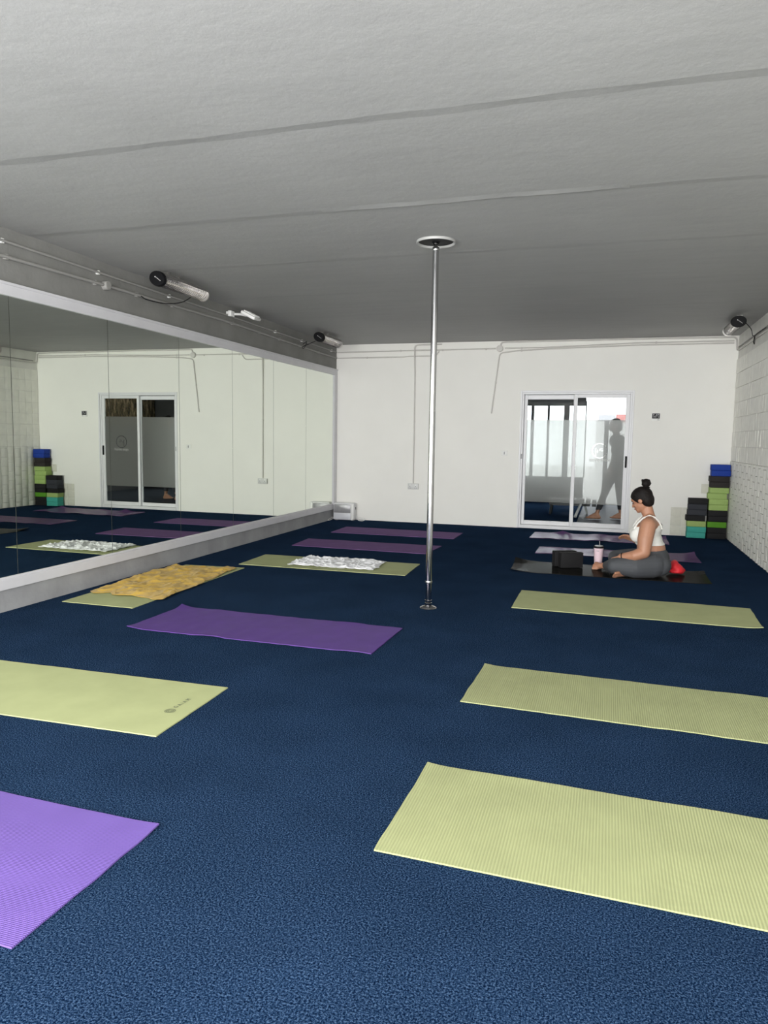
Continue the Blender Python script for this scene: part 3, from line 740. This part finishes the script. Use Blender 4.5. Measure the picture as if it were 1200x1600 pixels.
def yoga_mat(corners, m, label, wave=0.0, curls=(), th=.005, seed=0, nx=60, ny=22, wfreq=6.0, group=None):
    """corners: near-left, near-right, far-right, far-left; waves lift the long edges, curls lift corners"""
    A, Bq, C, D = [Vector((x, y, 0)) for x, y in corners]
    cen = (A+Bq+C+D)/4
    def fn(u, v):
        e = .0025*noise.noise((u*22, v*5, seed+9)); 
        uu = u + (e if u in (0, 1) else 0); vv = v
        p = (A*(1-uu)+Bq*uu)*(1-vv) + (D*(1-uu)+C*uu)*vv
        edge = max(abs(2*v-1)**5, abs(2*u-1)**9)
        z = .0005 + th
        if wave: z += wave*(max(0, noise.noise((u*wfreq, v*1.2, seed))) + .15)*(.25+.75*edge) + wave*.25*abs(noise.noise((u*wfreq*2, v*2, seed+4)))
        for cu_, cv_, hgt, rad in curls:
            d = math.hypot((u-cu_)*2.75, v-cv_)
            if d < rad: z += hgt*(1-d/rad)**2
        # softly rounded corners
        return (p.x, p.y, z)
    b = B(); b.sheet(fn, nx, ny, th)
    o = b.build('yoga_mat', m, smooth=True, loc=(cen.x, cen.y, 0), angle=50)
    return tag(o, label, 'mat', group)
yoga_mat([(-.628, 2.017), (1.105, 1.962), (1.120, 2.575), (-.613, 2.648)], M_G1, 'lime ribbed yoga mat, the nearest one at the lower right', .004, [(0, 1, .006, .15)], seed=1, nx=80)
yoga_mat([(-.624, 3.358), (1.100, 3.278), (1.120, 3.893), (-.605, 3.964)], M_G1, 'lime ribbed yoga mat, second from the camera on the right', .006, [(0, 1, .006, .15)], seed=2, nx=80)
yoga_mat([(-.641, 5.431), (1.058, 5.391), (1.083, 6.036), (-.640, 6.099)], M_G2, 'lime yoga mat just in front of the seated woman', .003, [(1, 0, .012, .2)], seed=3)
yoga_mat([(-.846, 6.966), (.935, 6.969), (.940, 7.602), (-.877, 7.626)], M_BK, 'black yoga mat under the seated woman', .002, [(0, 1, .035, .38), (0, 0, .025, .4), (1, 0, .008, .3), (1, 1, .014, .3)], seed=4)
yoga_mat([(-.726, 8.192), (.984, 8.208), (.977, 8.796), (-.723, 8.711)], M_SHINY, 'plum yoga mat right behind the woman, nearer of the two there', .016, [(1, 1, .03, .3)], seed=5, wfreq=4)
yoga_mat([(-.919, 9.467), (.768, 9.507), (.771, 10.150), (-.905, 10.070)], M_SHINY, 'plum yoga mat on the floor in front of the sliding door', .022, [(1, 1, .03, .3), (.22, 1, .03, .3)], seed=6, wfreq=5)
yoga_mat([(-2.928, 3.957), (-1.262, 3.945), (-1.244, 4.561), (-2.924, 4.593)], M_P2, 'deep purple yoga mat with wavy edges on the floor left of the pole', .012, [(0, 1, .02, .2), (0, 0, .012, .25)], seed=7, nx=90, wfreq=7)
m8 = yoga_mat([(-3.470, 2.504), (-1.743, 2.534), (-1.756, 3.159), (-3.480, 3.135)], M_G2, 'plain lime yoga mat at the left edge with a small printed mark near its corner', .002, seed=8)
yoga_mat([(-3.060, 1.380), (-1.333, 1.333), (-1.323, 1.932), (-3.050, 1.980)], M_P1, 'bright violet ribbed yoga mat in the lower left corner of the view', .003, [(1, 1, .006, .2)], seed=9, nx=80)
yoga_mat([(-3.405, 6.357), (-1.724, 6.375), (-1.749, 7.024), (-3.425, 6.986)], M_G2, 'lime yoga mat under the white towel', .002, seed=10)
yoga_mat([(-3.842, 4.435), (-3.230, 4.435), (-3.255, 6.189), (-3.858, 6.136)], M_G2, 'lime yoga mat lying along the mirror wall under the yellow towel', .002, seed=11, nx=24, ny=60)
yoga_mat([(-3.444, 7.706), (-1.857, 7.678), (-1.812, 8.309), (-3.487, 8.301)], M_P3, 'plum yoga mat behind the white towel, second from the back wall on the left', .003, seed=12)
yoga_mat([(-3.455, 8.983), (-1.807, 8.990), (-1.809, 9.595), (-3.471, 9.623)], M_P3, 'plum yoga mat nearest the back wall on the left', .003, seed=13)
# printed mark on the left lime mat: a coil of rings and five letters running along its short edge
def printed_mark():
    cu = bpy.data.curves.new('print', 'FONT'); cu.body = 'GAIAM'; cu.size = .030; cu.space_character = 1.5; cu.extrude = .0001
    to = bpy.data.objects.new('tmp_text', cu); COL.objects.link(to)
    dg = bpy.context.evaluated_depsgraph_get(); dg.update()
    me = bpy.data.meshes.new_from_object(to.evaluated_get(dg)); bpy.data.objects.remove(to)
    me.transform(Matrix.Translation((-1.838, 2.832, .0078)) @ Matrix.Rotation(math.radians(89), 4, 'Z'))
    b = B(); b.bm.from_mesh(me); bpy.data.meshes.remove(me)
    for r0 in (.008, .015, .022):
        n = 28; a = [b.bm.verts.new((-1.845+r0*math.cos(2*PI*k/n), 2.792+r0*math.sin(2*PI*k/n), .0078)) for k in range(n)]
        c = [b.bm.verts.new((-1.845+(r0+.0025)*math.cos(2*PI*k/n), 2.792+(r0+.0025)*math.sin(2*PI*k/n), .0078)) for k in range(n)]
        for k in range(n): b.bm.faces.new((a[k], a[(k+1) % n], c[(k+1) % n], c[k]))
    b.build('printed_mark', mat('dark_print', (.11, .13, .09), .6), m8)
printed_mark()

# ------------------------------------------------------------------ towels
def towel(corners, m, label, amp, seed, nx, ny, base, stretch, rag=.02, ang=0.0):
    ca, sa = math.cos(ang), math.sin(ang)
    A, Bq, C, D = [Vector((x, y, 0)) for x, y in corners]; cen = (A+Bq+C+D)/4
    def fn(u, v):
        du = rag*noise.noise((v*5, seed, 2))*(1 if u > .5 else -1)*abs(2*u-1)**3
        dv = rag*noise.noise((u*6, seed, 5))*(1 if v > .5 else -1)*abs(2*v-1)**3
        uu, vv = u+du, v+dv
        p = (A*(1-uu)+Bq*uu)*(1-vv) + (D*(1-uu)+C*uu)*vv
        px, py = p.x*ca+p.y*sa, -p.x*sa+p.y*ca
        wx, wy = px+.06*noise.noise((px*4, py*4, seed+7)), py+.06*noise.noise((px*4, py*4, seed+8))
        a = noise.noise((wx*stretch[0], wy*stretch[1], seed)); c = noise.noise((wx*stretch[0]*2.1+3, wy*stretch[1]*1.9, seed+3)); d = noise.noise((p.x*26, p.y*26, seed+5))
        ridge = (1-abs(a)*1.9); ridge = max(0, ridge)**2
        r2 = max(0, 1-abs(c)*2.2)**2
        h = amp*(.52*ridge + .34*r2 + .16*(d+.5))
        fade = min(1, 14*min(u, 1-u, v, 1-v)+.35)
        return (p.x, p.y, base + .0045 + max(0, h)*fade)
    b = B(); b.sheet(fn, nx, ny, .0035)
    return tag(b.build('towel', m, smooth=True, loc=(cen.x, cen.y, base), angle=70), label, 'towel')
M_YEL = mat('mustard_terry', (.47, .295, .035), .95, var=.06, vscale=20, bump=.5, bscale=260, sheen=.2)
M_WHT = mat('white_terry', (.78, .78, .80), .95, var=.03, vscale=20, bump=.4, bscale=260)
towel([(-3.860, 4.775), (-3.165, 4.700), (-3.300, 6.110), (-3.890, 5.960)], M_YEL, 'crumpled mustard yellow towel on the mat along the mirror wall', .038, 3.3, 100, 170, .0085, (3.2, 8.5), .05, 1.05)
towel([(-2.945, 6.475), (-2.060, 6.475), (-2.085, 6.985), (-2.950, 6.985)], M_WHT, 'crumpled white towel on the lime mat near the pole', .032, 8.1, 130, 80, .0085, (6.5, 12.0), .03, .35)

# ------------------------------------------------------------------ yoga blocks
BLOCKS = {'black': (.012, .012, .013), 'charcoal': (.026, .023, .022), 'slate': (.035, .038, .047), 'blue': (.012, .045, .30),
          'light green': (.33, .46, .15), 'grass green': (.09, .27, .018), 'pale green': (.33, .44, .15), 'teal': (.055, .36, .30)}
BM = {k: mat(k.replace(' ', '_')+'_foam', c, .72, var=.04, vscale=30, bump=.08, bscale=300, spec=.25) for k, c in BLOCKS.items()}
def block_mesh(w=.23, d=.15, h=.0742):
    b = B(); b.box(-w/2, w/2, -d/2, d/2, 0, h, .006, seg=3); return b
MESHES = {}
def yoga_block(kind, loc, rz, label, group, upright=False):
    if (kind, upright) not in MESHES:
        o = (block_mesh(.23, .0742, .15) if upright else block_mesh()).build('yoga_block', BM[kind], smooth=True, angle=30); MESHES[(kind, upright)] = o.data
    else:
        o = bpy.data.objects.new('yoga_block', MESHES[(kind, upright)]); COL.objects.link(o)
    o.location = loc; o.rotation_euler = (0, 0, rz)
    return tag(o, label, 'yoga block', group)
tall = [('black', 'lowest black foam block of the tall corner stack, on the floor', 0, 0), ('black', 'second black foam block from the floor in the tall corner stack', .000, 0),
        ('grass green', 'vivid grass green foam block low in the tall corner stack', -.003, 0), ('black', 'black foam block resting on the grass green one in the tall stack', .002, 1),
        ('black', 'black foam block right under the four light green ones in the tall stack', .001, -1), ('light green', 'lowest of the four light green foam blocks in the tall stack', .002, 1),
        ('light green', 'second from bottom of the four light green blocks in the tall stack', .003, 0), ('light green', 'light green block jutting out left, third of four in the tall stack', -.014, -2),
        ('light green', 'topmost of the four light green foam blocks in the tall stack', .004, 2), ('charcoal', 'lower of the two charcoal blocks under the blue pair in the tall stack', .005, -1),
        ('charcoal', 'upper charcoal block directly beneath the blue pair in the tall stack', -.002, 2), ('blue', 'lower of the two blue foam blocks topping the tall stack', .014, 0),
        ('blue', 'topmost blue foam block of the tall corner stack', .008, -1)]
for k, (c, lab, dx, dr) in enumerate(tall):
    yoga_block(c, (1.404+dx, 10.448+random.uniform(-.006, .004), .0008+.0748*k), math.radians(dr), lab, 'foam blocks in the tall corner stack')
low = [('teal', 'lower teal foam block on the floor, bottom of the short stack', 0, 0), ('teal', 'upper teal foam block, second in the short stack', .003, 1),
       ('pale green', 'pale green foam block above the teal pair in the short stack', 0, 0), ('black', 'black block jutting out left above the pale green one in the short stack', -.014, 2),
       ('slate', 'lower of the two slate grey blocks in the short stack', .002, 1), ('slate', 'upper of the two slate grey blocks in the short stack', .006, -1),
       ('black', 'topmost black foam block of the short stack beside the foam tiles', .007, 0)]
for k, (c, lab, dx, dr) in enumerate(low):
    yoga_block(c, (1.155+dx, 10.445+random.uniform(-.006, .004), .0008+.0748*k), math.radians(dr), lab, 'foam blocks in the short stack')
yoga_block('black', (-.305, 7.375, .0085), math.radians(27), 'black foam block standing on edge on the black mat, nearer of the pair', 'pair of black blocks on the black mat', True)
yoga_block('black', (-.372, 7.457, .0085), math.radians(27), 'black foam block standing on edge on the black mat, rear of the pair', 'pair of black blocks on the black mat', True)

# ------------------------------------------------------------------ tumbler and red cushion
def tumbler():
    x, y, z = -.047, 7.50, .0085
    t = thing('tumbler', 'pale pink insulated tumbler with dark lid and straw on the black mat', 'tumbler', (x, y, z))
    B().lathe([(.033, 0), (.0355, .003), (.0365, .02), (.046, .180), (.0475, .190), (.046, .192)], (x, y, z), 32).build('cup_body', mat('pale_pink_steel', (.74, .56, .62), .35, var=.02), t, smooth=True)
    B().lathe([(.0485, .1925), (.0495, .196), (.0495, .206), (.046, .212), (.0001, .212)], (x, y, z), 32).build('lid', M_BLACK, t, smooth=True)
    B().lathe([(.0001, .2125), (.039, .2125), (.039, .215), (.0001, .215)], (x, y, z), 28).build('lid_window', mat('clear_plastic', (.65, .65, .66), .15), t, smooth=True)
    B().tube([(x+.008, y, z+.215), (x+.006, y, z+.262)], .004, 10).build('straw', M_GREYP, t, smooth=True)
    b = B()
    for k in range(3): b.box(x-.020+.009*k, x-.014+.009*k, y-.0475, y-.0445, z+.163, z+.171)
    b.build('printed_mark', M_GREYP, t)
tumbler()
def cushion():
    def fill(b):
        b.cone((.665, 7.42, .045), .034, (.735, 7.44, .034), .022)
        b.ell((.675, 7.40, .058), (.075, .11, .045), Matrix.Rotation(math.radians(33), 3, 'Y'))
        b.ell((.645, 7.40, .080), (.040, .10, .055), Matrix.Rotation(math.radians(20), 3, 'Y'))
        b.ell((.66, 7.40, .035), (.080, .12, .026))
    o = fuse(fill, .008, 6).build('cushion', mat('red_fabric', (.72, .018, .030), .6, var=.06, vscale=14, bump=.25, bscale=120), smooth=True, loc=(.67, 7.4, .0085), angle=None)
    z0 = min(v.co.z for v in o.data.vertices)
    o.location.z = .0088 - z0
    tag(o, 'bright red cushion on the black mat behind the seated woman', 'cushion')
cushion()

# ------------------------------------------------------------------ the seated woman
M_SKIN = mat('tanned_skin', (.42, .205, .125), .5, var=.05, vscale=12, bump=.03, bscale=90)
M_HAIR = mat('dark_hair', (.008, .0055, .005), .55, spec=.25, var=.3, vscale=30, bump=.5, bscale=60, stretch=(1, 1, 4))
M_LEG = mat('grey_leggings', (.062, .066, .074), .75, var=.05, vscale=20, bump=.15, bscale=30)
M_TOP = mat('white_sports_top', (.80, .79, .75), .8, var=.03, vscale=30, bump=.25, bscale=25, stretch=(1, 1, 4))
def hand(b, wrist, fwd, up, side, L=.17, curl=.5, thumb=1, rs=1.0):
    """palm and five bent fingers; fwd runs to the fingertips, up is the back of the hand, side the thumb side"""
    w = Vector(wrist); f = Vector(fwd).normalized(); u = Vector(up); u = (u-f*u.dot(f)).normalized(); s = f.cross(u).normalized()*thumb
    pal = L*.48
    for k in (-.5, -.17, .17, .5):
        b.cone(w+s*k*.030, .016*rs, w+f*pal+s*k*.058, .0125*rs)
    lens = (.78, .95, 1.0, .90)
    for i, k in enumerate((-.5, -.17, .17, .5)):
        p = w+f*pal+s*k*.060; ln = L*.50*lens[i]; d = f.copy(); ang = curl*.55
        for seg, (fr, r0, r1) in enumerate(((.45, .0098, .0090), (.32, .0090, .0083), (.23, .0083, .0075))):
            d = (d*math.cos(ang) - u*math.sin(ang)); d.normalize()
            uu = (u - d*u.dot(d)).normalized(); q = p+d*ln*fr
            b.cone(p, r0*rs, q, r1*rs, 10); p = q; u = uu
        u = Vector(up); u = (u-f*u.dot(f)).normalized()
    a = w+f*L*.12+s*.026; c = a+(f*.55+s*.75-u*.15).normalized()*L*.22; e = c+(f*.9+s*.25-u*.25).normalized()*L*.19
    b.cone(w+f*.01, .016*rs, a, .0145*rs); b.cone(a, .0135*rs, c, .0108*rs, 10); b.cone(c, .0105*rs, e, .0085*rs, 10)
def foot(b, ankle, heel, ball, up, wid=.078, toes=True, s=1.0):
    a, h, t = Vector(ankle), Vector(heel), Vector(ball); f = (t-h).normalized(); u = Vector(up); u = (u-f*u.dot(f)).normalized(); sd = f.cross(u)
    b.cone(a, .036*s, h, .030*s); b.cone(a, .034*s, t, .020*s); b.cone(h, .029*s, t, .021*s)
    for k in (-.5, 0, .5): b.cone(h+f*.05, .022*s, t+sd*k*wid*.62, .0165*s)
    if toes:
        for i in range(5):
            k = -.5+i/4; p = t+sd*k*wid*.86 - f*abs(k)*.012; r = (.0125, .0098, .0092, .0088, .0085)[i]*s
            q = p+f*(.036-.004*i)+u*.002; b.cone(p, r*1.05, q, r, 10)
W0 = Vector((.44, 7.28, .0085))
woman = thing('person', 'woman with dark bun sitting cross-legged in white top and grey leggings', 'person', W0)
HC = Vector((.318, 7.28, .728))
hy, hp = math.radians(25), math.radians(25)
HF = Vector((-math.cos(hp)*math.cos(hy), math.cos(hp)*math.sin(hy), -math.sin(hp)))
HS = Vector((-math.sin(hy), -math.cos(hy), 0))           # her left
HU = HS.cross(HF) * -1
if HU.z < 0: HU = -HU
HM = Matrix((HF, HS, HU)).transposed()
def hp_(f, s, u): return HC + HF*f + HS*s + HU*u
def torso(b, g=0.0):
    b.ell((.425, 7.28, .255), (.128+g, .158+g, .11+g)); b.ell((.400, 7.28, .33), (.118+g, .150+g, .11+g))
    b.ell((.385, 7.28, .415), (.118+g, .158+g, .125+g)); b.ell((.420, 7.28, .46), (.092+g, .160+g, .085+g))
    for s in (-1, 1):
        b.ell((.300, 7.28+s*.068, .385), (.068+g, .068+g, .065+g)); b.ell((.325, 7.28+s*.07, .425), (.065+g, .068+g, .06+g))
def legs(b, g=0.0):
    b.ell((.455, 7.28, .165), (.135+g, .170+g, .125+g)); b.ell((.43, 7.28, .23), (.130+g, .162+g, .07+g))
    for s in (-1, 1): b.ell((.478, 7.28+s*.092, .118), (.122+g, .108+g, .104+g))
    # left leg, nearer to the camera: thigh forward and out, shin folding back across to the far side
    b.cone((.43, 7.150, .122), .116+g, (.28, 7.068, .112), .104+g, 18); b.cone((.28, 7.068, .112), .104+g, (.105, 7.045, .112), .070+g, 18)
    b.cone((.105, 7.045, .112), .069+g, (.075, 7.18, .085), .061+g, 16); b.cone((.075, 7.18, .085), .061+g, (.035, 7.365, .058), .037+g, 16)
    # right leg
    b.cone((.43, 7.385, .128), .112+g, (.27, 7.475, .125), .092+g, 18); b.cone((.27, 7.475, .125), .092+g, (.115, 7.52, .118), .068+g, 18)
    b.cone((.115, 7.52, .118), .066+g, (.15, 7.36, .080), .056+g, 16); b.cone((.15, 7.36, .080), .056+g, (.185, 7.14, .054), .036+g, 16)
def body(b):
    torso(b); legs(b, -.006)
    for s in (-1, 1):
        b.cone((.395, 7.28+s*.05, .535), .050, (.388, 7.28+s*.165, .505), .056); b.cone((.42, 7.28+s*.08, .47), .07, (.395, 7.28+s*.16, .50), .055)
    b.cone((.405, 7.28, .53), .056, (.352, 7.283, .640), .048); b.cone((.40, 7.28, .545), .05, (.375, 7.28, .64), .046)
    # left arm down to the forearm lying across the thigh
    b.cone((.378, 7.10, .490), .072, (.358, 7.062, .37), .069, 18); b.cone((.358, 7.062, .37), .069, (.352, 7.030, .252), .055, 18)
    b.cone((.352, 7.030, .252), .055, (.275, 7.015, .222), .050, 16); b.cone((.275, 7.015, .222), .048, (.158, 7.060, .196), .030, 16)
    hand(b, (.152, 7.064, .194), (-.62, .70, -.30), (-.25, .1, .95), 0, .165, .45, 1)
    # right arm, hand lifted in front of the belly
    b.cone((.385, 7.46, .490), .064, (.392, 7.50, .37), .058, 16); b.cone((.392, 7.50, .37), .058, (.405, 7.515, .262), .048, 16)
    b.cone((.405, 7.515, .262), .047, (.288, 7.505, .300), .029, 16)
    hand(b, (.284, 7.505, .302), (-.90, -.05, .32), (.25, .55, .75), 0, .165, .55, -1)
    # head
    b.ell(HC, (.093, .073, .086), HM); b.ell(hp_(.028, 0, -.050), (.066, .058, .074), HM); b.ell(hp_(.052, 0, -.088), (.040, .044, .034), HM)
    b.ell(hp_(.072, 0, -.108), (.018, .022, .015), HM); b.cone(hp_(.086, 0, -.008), .0075, hp_(.108, 0, -.046), .0105, 10); b.ell(hp_(.100, 0, -.050), (.010, .016, .008), HM)
    b.ell(hp_(.088, 0, -.076), (.010, .021, .010), HM); b.ell(hp_(.080, 0, .012), (.016, .052, .012), HM)
    for s in (-1, 1):
        b.ell(hp_(-.006, s*.074, -.028), (.019, .008, .030), HM, 14, 10); b.ell(hp_(.060, s*.034, -.048), (.024, .020, .022), HM, 14, 10)
    foot(b, (.035, 7.365, .056), (.055, 7.41, .042), (-.060, 7.425, .040), (.2, -.75, .6))
    foot(b, (.185, 7.13, .052), (.205, 7.080, .044), (.120, 7.000, .036), (-.5, .45, .75))
fuse(body, .0056, 3).build('body', M_SKIN, woman, smooth=True, angle=None)
o = fuse(lambda b: legs(b, .004), .007, 6, [((.46, 0, .268), (-.06, 0, 1))])
o.build('leggings', M_LEG, woman, smooth=True, angle=None)
o = fuse(lambda b: torso(b, .006), .006, 5, [((0, 0, .288), (.03, 0, -1)), ((.30, 0, .468), (-.12, 0, 1))])
o.build('sports_top', M_TOP, woman, smooth=True, angle=None)
for s in (-1, 1):
    y = 7.28+s*.092
    B().tube([(.262, y+s*.0, .445), (.292, y+s*.004, .500), (.335, y+s*.008, .548), (.390, y+s*.010, .574), (.440, y+s*.008, .560), (.480, y+s*.004, .515), (.505, y, .455)], .0085, 8).build('strap', M_TOP, woman, smooth=True)
def hair(b):
    b.ell(hp_(-.008, 0, .016), (.104, .086, .089), HM); b.ell(hp_(-.045, 0, -.030), (.064, .072, .072), HM); b.ell(hp_(-.052, 0, -.072), (.042, .052, .034), HM)
o = fuse(hair, .006, 4, [(tuple(hp_(.062, 0, .012)), tuple(HF*.80 - HU*.60))])
hr = o.build('hair', M_HAIR, woman, smooth=True, angle=None)
bc = Vector((.352, 7.285, .868))
def bun(b):
    b.ell(bc, (.040, .042, .041)); b.cone(bc-Vector((.0, 0, .02)), .026, bc-Vector((.004, 0, .055)), .030)
    for k in range(9):
        a = 2*PI*k/9; p = bc+Vector((.030*math.cos(a), .030*math.sin(a), .016*math.sin(3*a)))
        b.cone(p, .014, p+Vector((-.018*math.sin(a), .018*math.cos(a), .012)), .011, 8)
fuse(bun, .0045, 1).build('hair_bun', M_HAIR, hr, smooth=True, angle=None)
B().tube([bc+Vector((.030*math.cos(2*PI*k/20), .030*math.sin(2*PI*k/20), -.040)) for k in range(21)], .006, 8, cap=False).build('hair_band', M_BLACK, hr, smooth=True)
for s in (-1, 1):
    B().ell(hp_(.0785, s*.030, -.020), (.010, .014, .006), HM, 12, 8).build('eye', mat('eye_dark', (.03, .02, .016), .2), woman, smooth=True)
    B().ell(hp_(.0845, s*.031, -.002), (.006, .018, .0035), HM, 12, 8).build('eyebrow', M_HAIR, woman, smooth=True)
B().ell(hp_(.0965, 0, -.076), (.005, .019, .007), HM, 12, 8).build('lips', mat('lips', (.38, .12, .10), .4), woman, smooth=True)
w0 = Vector((.158, 7.060, .196)); ax = (Vector((.275, 7.015, .222))-w0).normalized(); n1 = ax.cross(Vector((0, 0, 1))).normalized(); n2 = ax.cross(n1)
B().tube([w0+ax*.012+.0335*(math.cos(2*PI*k/24)*n1+math.sin(2*PI*k/24)*n2) for k in range(25)], .0045, 8, cap=False).build('bracelet', M_BLACK, woman, smooth=True)

woman.location += Vector((0, -.055, .003))

# ------------------------------------------------------------------ the passer-by and the bench beyond the door
def passer_by():
    C = Vector((.14, 12.3, .002))
    t = thing('person', 'standing figure seen as a blurred silhouette behind the frosted right door panel', 'person', C)
    X, Y = C.x, C.y
    def core(b, g=0.0):
        b.ell((X+.03, Y, .98), (.115+g, .155+g, .13+g)); b.ell((X+.01, Y, 1.12), (.10+g, .135+g, .12+g)); b.ell((X-.01, Y, 1.26), (.115+g, .165+g, .12+g))
    def lower(b, g=0.0):
        b.ell((X+.03, Y, .93), (.12+g, .165+g, .12+g))
        b.cone((X+.02, Y-.08, .90), .085+g, (X-.14, Y-.09, .50), .058+g); b.cone((X-.14, Y-.09, .50), .057+g, (X-.27, Y-.09, .10), .036+g)
        b.cone((X+.03, Y+.08, .90), .085+g, (X+.06, Y+.09, .48), .058+g); b.cone((X+.06, Y+.09, .48), .057+g, (X+.10, Y+.09, .10), .036+g)
    def whole(b):
        core(b); lower(b, -.006)
        b.cone((X-.01, Y, 1.33), .055, (X-.045, Y, 1.43), .046); b.ell((X-.055, Y, 1.505), (.088, .072, .105)); b.ell((X-.085, Y, 1.475), (.06, .055, .075)); b.cone((X-.135, Y, 1.50), .008, (X-.152, Y, 1.475), .011)
        for s in (-1, 1):
            b.cone((X-.01, Y+s*.05, 1.34), .05, (X, Y+s*.175, 1.31), .055)
            e = (X+.01-.05*s*0, Y+s*.215, 1.06); b.cone((X, Y+s*.18, 1.31), .053, e, .042); wv = (X-.09, Y+s*.22, .84); b.cone(e, .042, wv, .028)
            hand(b, wv, (-.3, 0, -1), (0, s, 0), 0, .165, .35, s)
            b.ell((X-.045, Y+s*.073, 1.50), (.018, .008, .028))
        foot(b, (X-.27, Y-.09, .09), (X-.235, Y-.09, .036), (X-.40, Y-.09, .030), (0, 0, 1))
        foot(b, (X+.10, Y+.09, .09), (X+.13, Y+.09, .036), (X-.03, Y+.09, .030), (0, 0, 1))
    body_o = fuse(whole, .009, 2).build('body', M_SKIN, t, smooth=True, angle=None)
    def shirt(b):
        core(b, .007)
        for q in (-1, 1):
            b.cone((X-.01, Y+q*.05, 1.33), .055, (X, Y+q*.175, 1.31), .061)
            b.cone((X, Y+q*.18, 1.31), .060, (X+.01, Y+q*.215, 1.06), .050); b.cone((X+.01, Y+q*.215, 1.06), .050, (X-.075, Y+q*.219, .875), .038)
    fuse(shirt, .009, 3, [((0, 0, 1.365), (0, 0, 1))]).build('shirt', mat('dark_shirt', (.05, .05, .055), .8), t, smooth=True, angle=None)
    fuse(lambda b: lower(b, .006), .009, 3, [((0, 0, .995), (0, 0, 1)), ((0, 0, .16), (0, 0, -1))]).build('leggings', mat('dark_leggings', (.03, .03, .035), .8), t, smooth=True, angle=None)
    fuse(lambda b: (b.ell((X-.035, Y, 1.525), (.092, .080, .098)), b.ell((X+.005, Y, 1.48), (.06, .07, .08))), .009, 3, [((X-.10, Y, 1.52), (-.9, 0, -.4))]).build('hair', M_HAIR, t, smooth=True, angle=None)
passer_by()
def bench():
    t = thing('exercise_bench', 'low dark exercise bench with a white leg on the floor behind the sliding door', 'bench', (-.55, 12.9, 0))
    B().box(-.92, -.40, 12.62, 12.98, .21, .27, .012).build('bench_pad', mat('bench_grey', (.30, .31, .33), .4), t, smooth=True)
    b = B(); b.box(-.92, -.30, 12.72, 12.77, .16, .20); b.box(-.92, -.30, 12.87, 12.92, .16, .20); b.build('frame', M_DARK, t)
    b = B()
    for k in range(3): b.box(-.42+.10*k, -.35+.10*k, 12.60, 12.95, .17, .28-.01*k, .008)
    b.build('weight_stack', M_DARK, t)
    B().tube([(-.40, 12.60, .20), (-.47, 12.36, .012)], .022, 12).build('leg', M_CLIP, t, smooth=True)
    B().tube([(-.34, 12.95, .17), (-.30, 13.05, .012)], .02, 12).build('leg', M_CLIP, t, smooth=True)
    B().tube([(-.88, 12.70, .17), (-.90, 12.66, .012)], .02, 12).build('leg', M_DARK, t, smooth=True)
    B().tube([(-.88, 12.90, .17), (-.90, 12.94, .012)], .02, 12).build('leg', M_DARK, t, smooth=True)
bench()
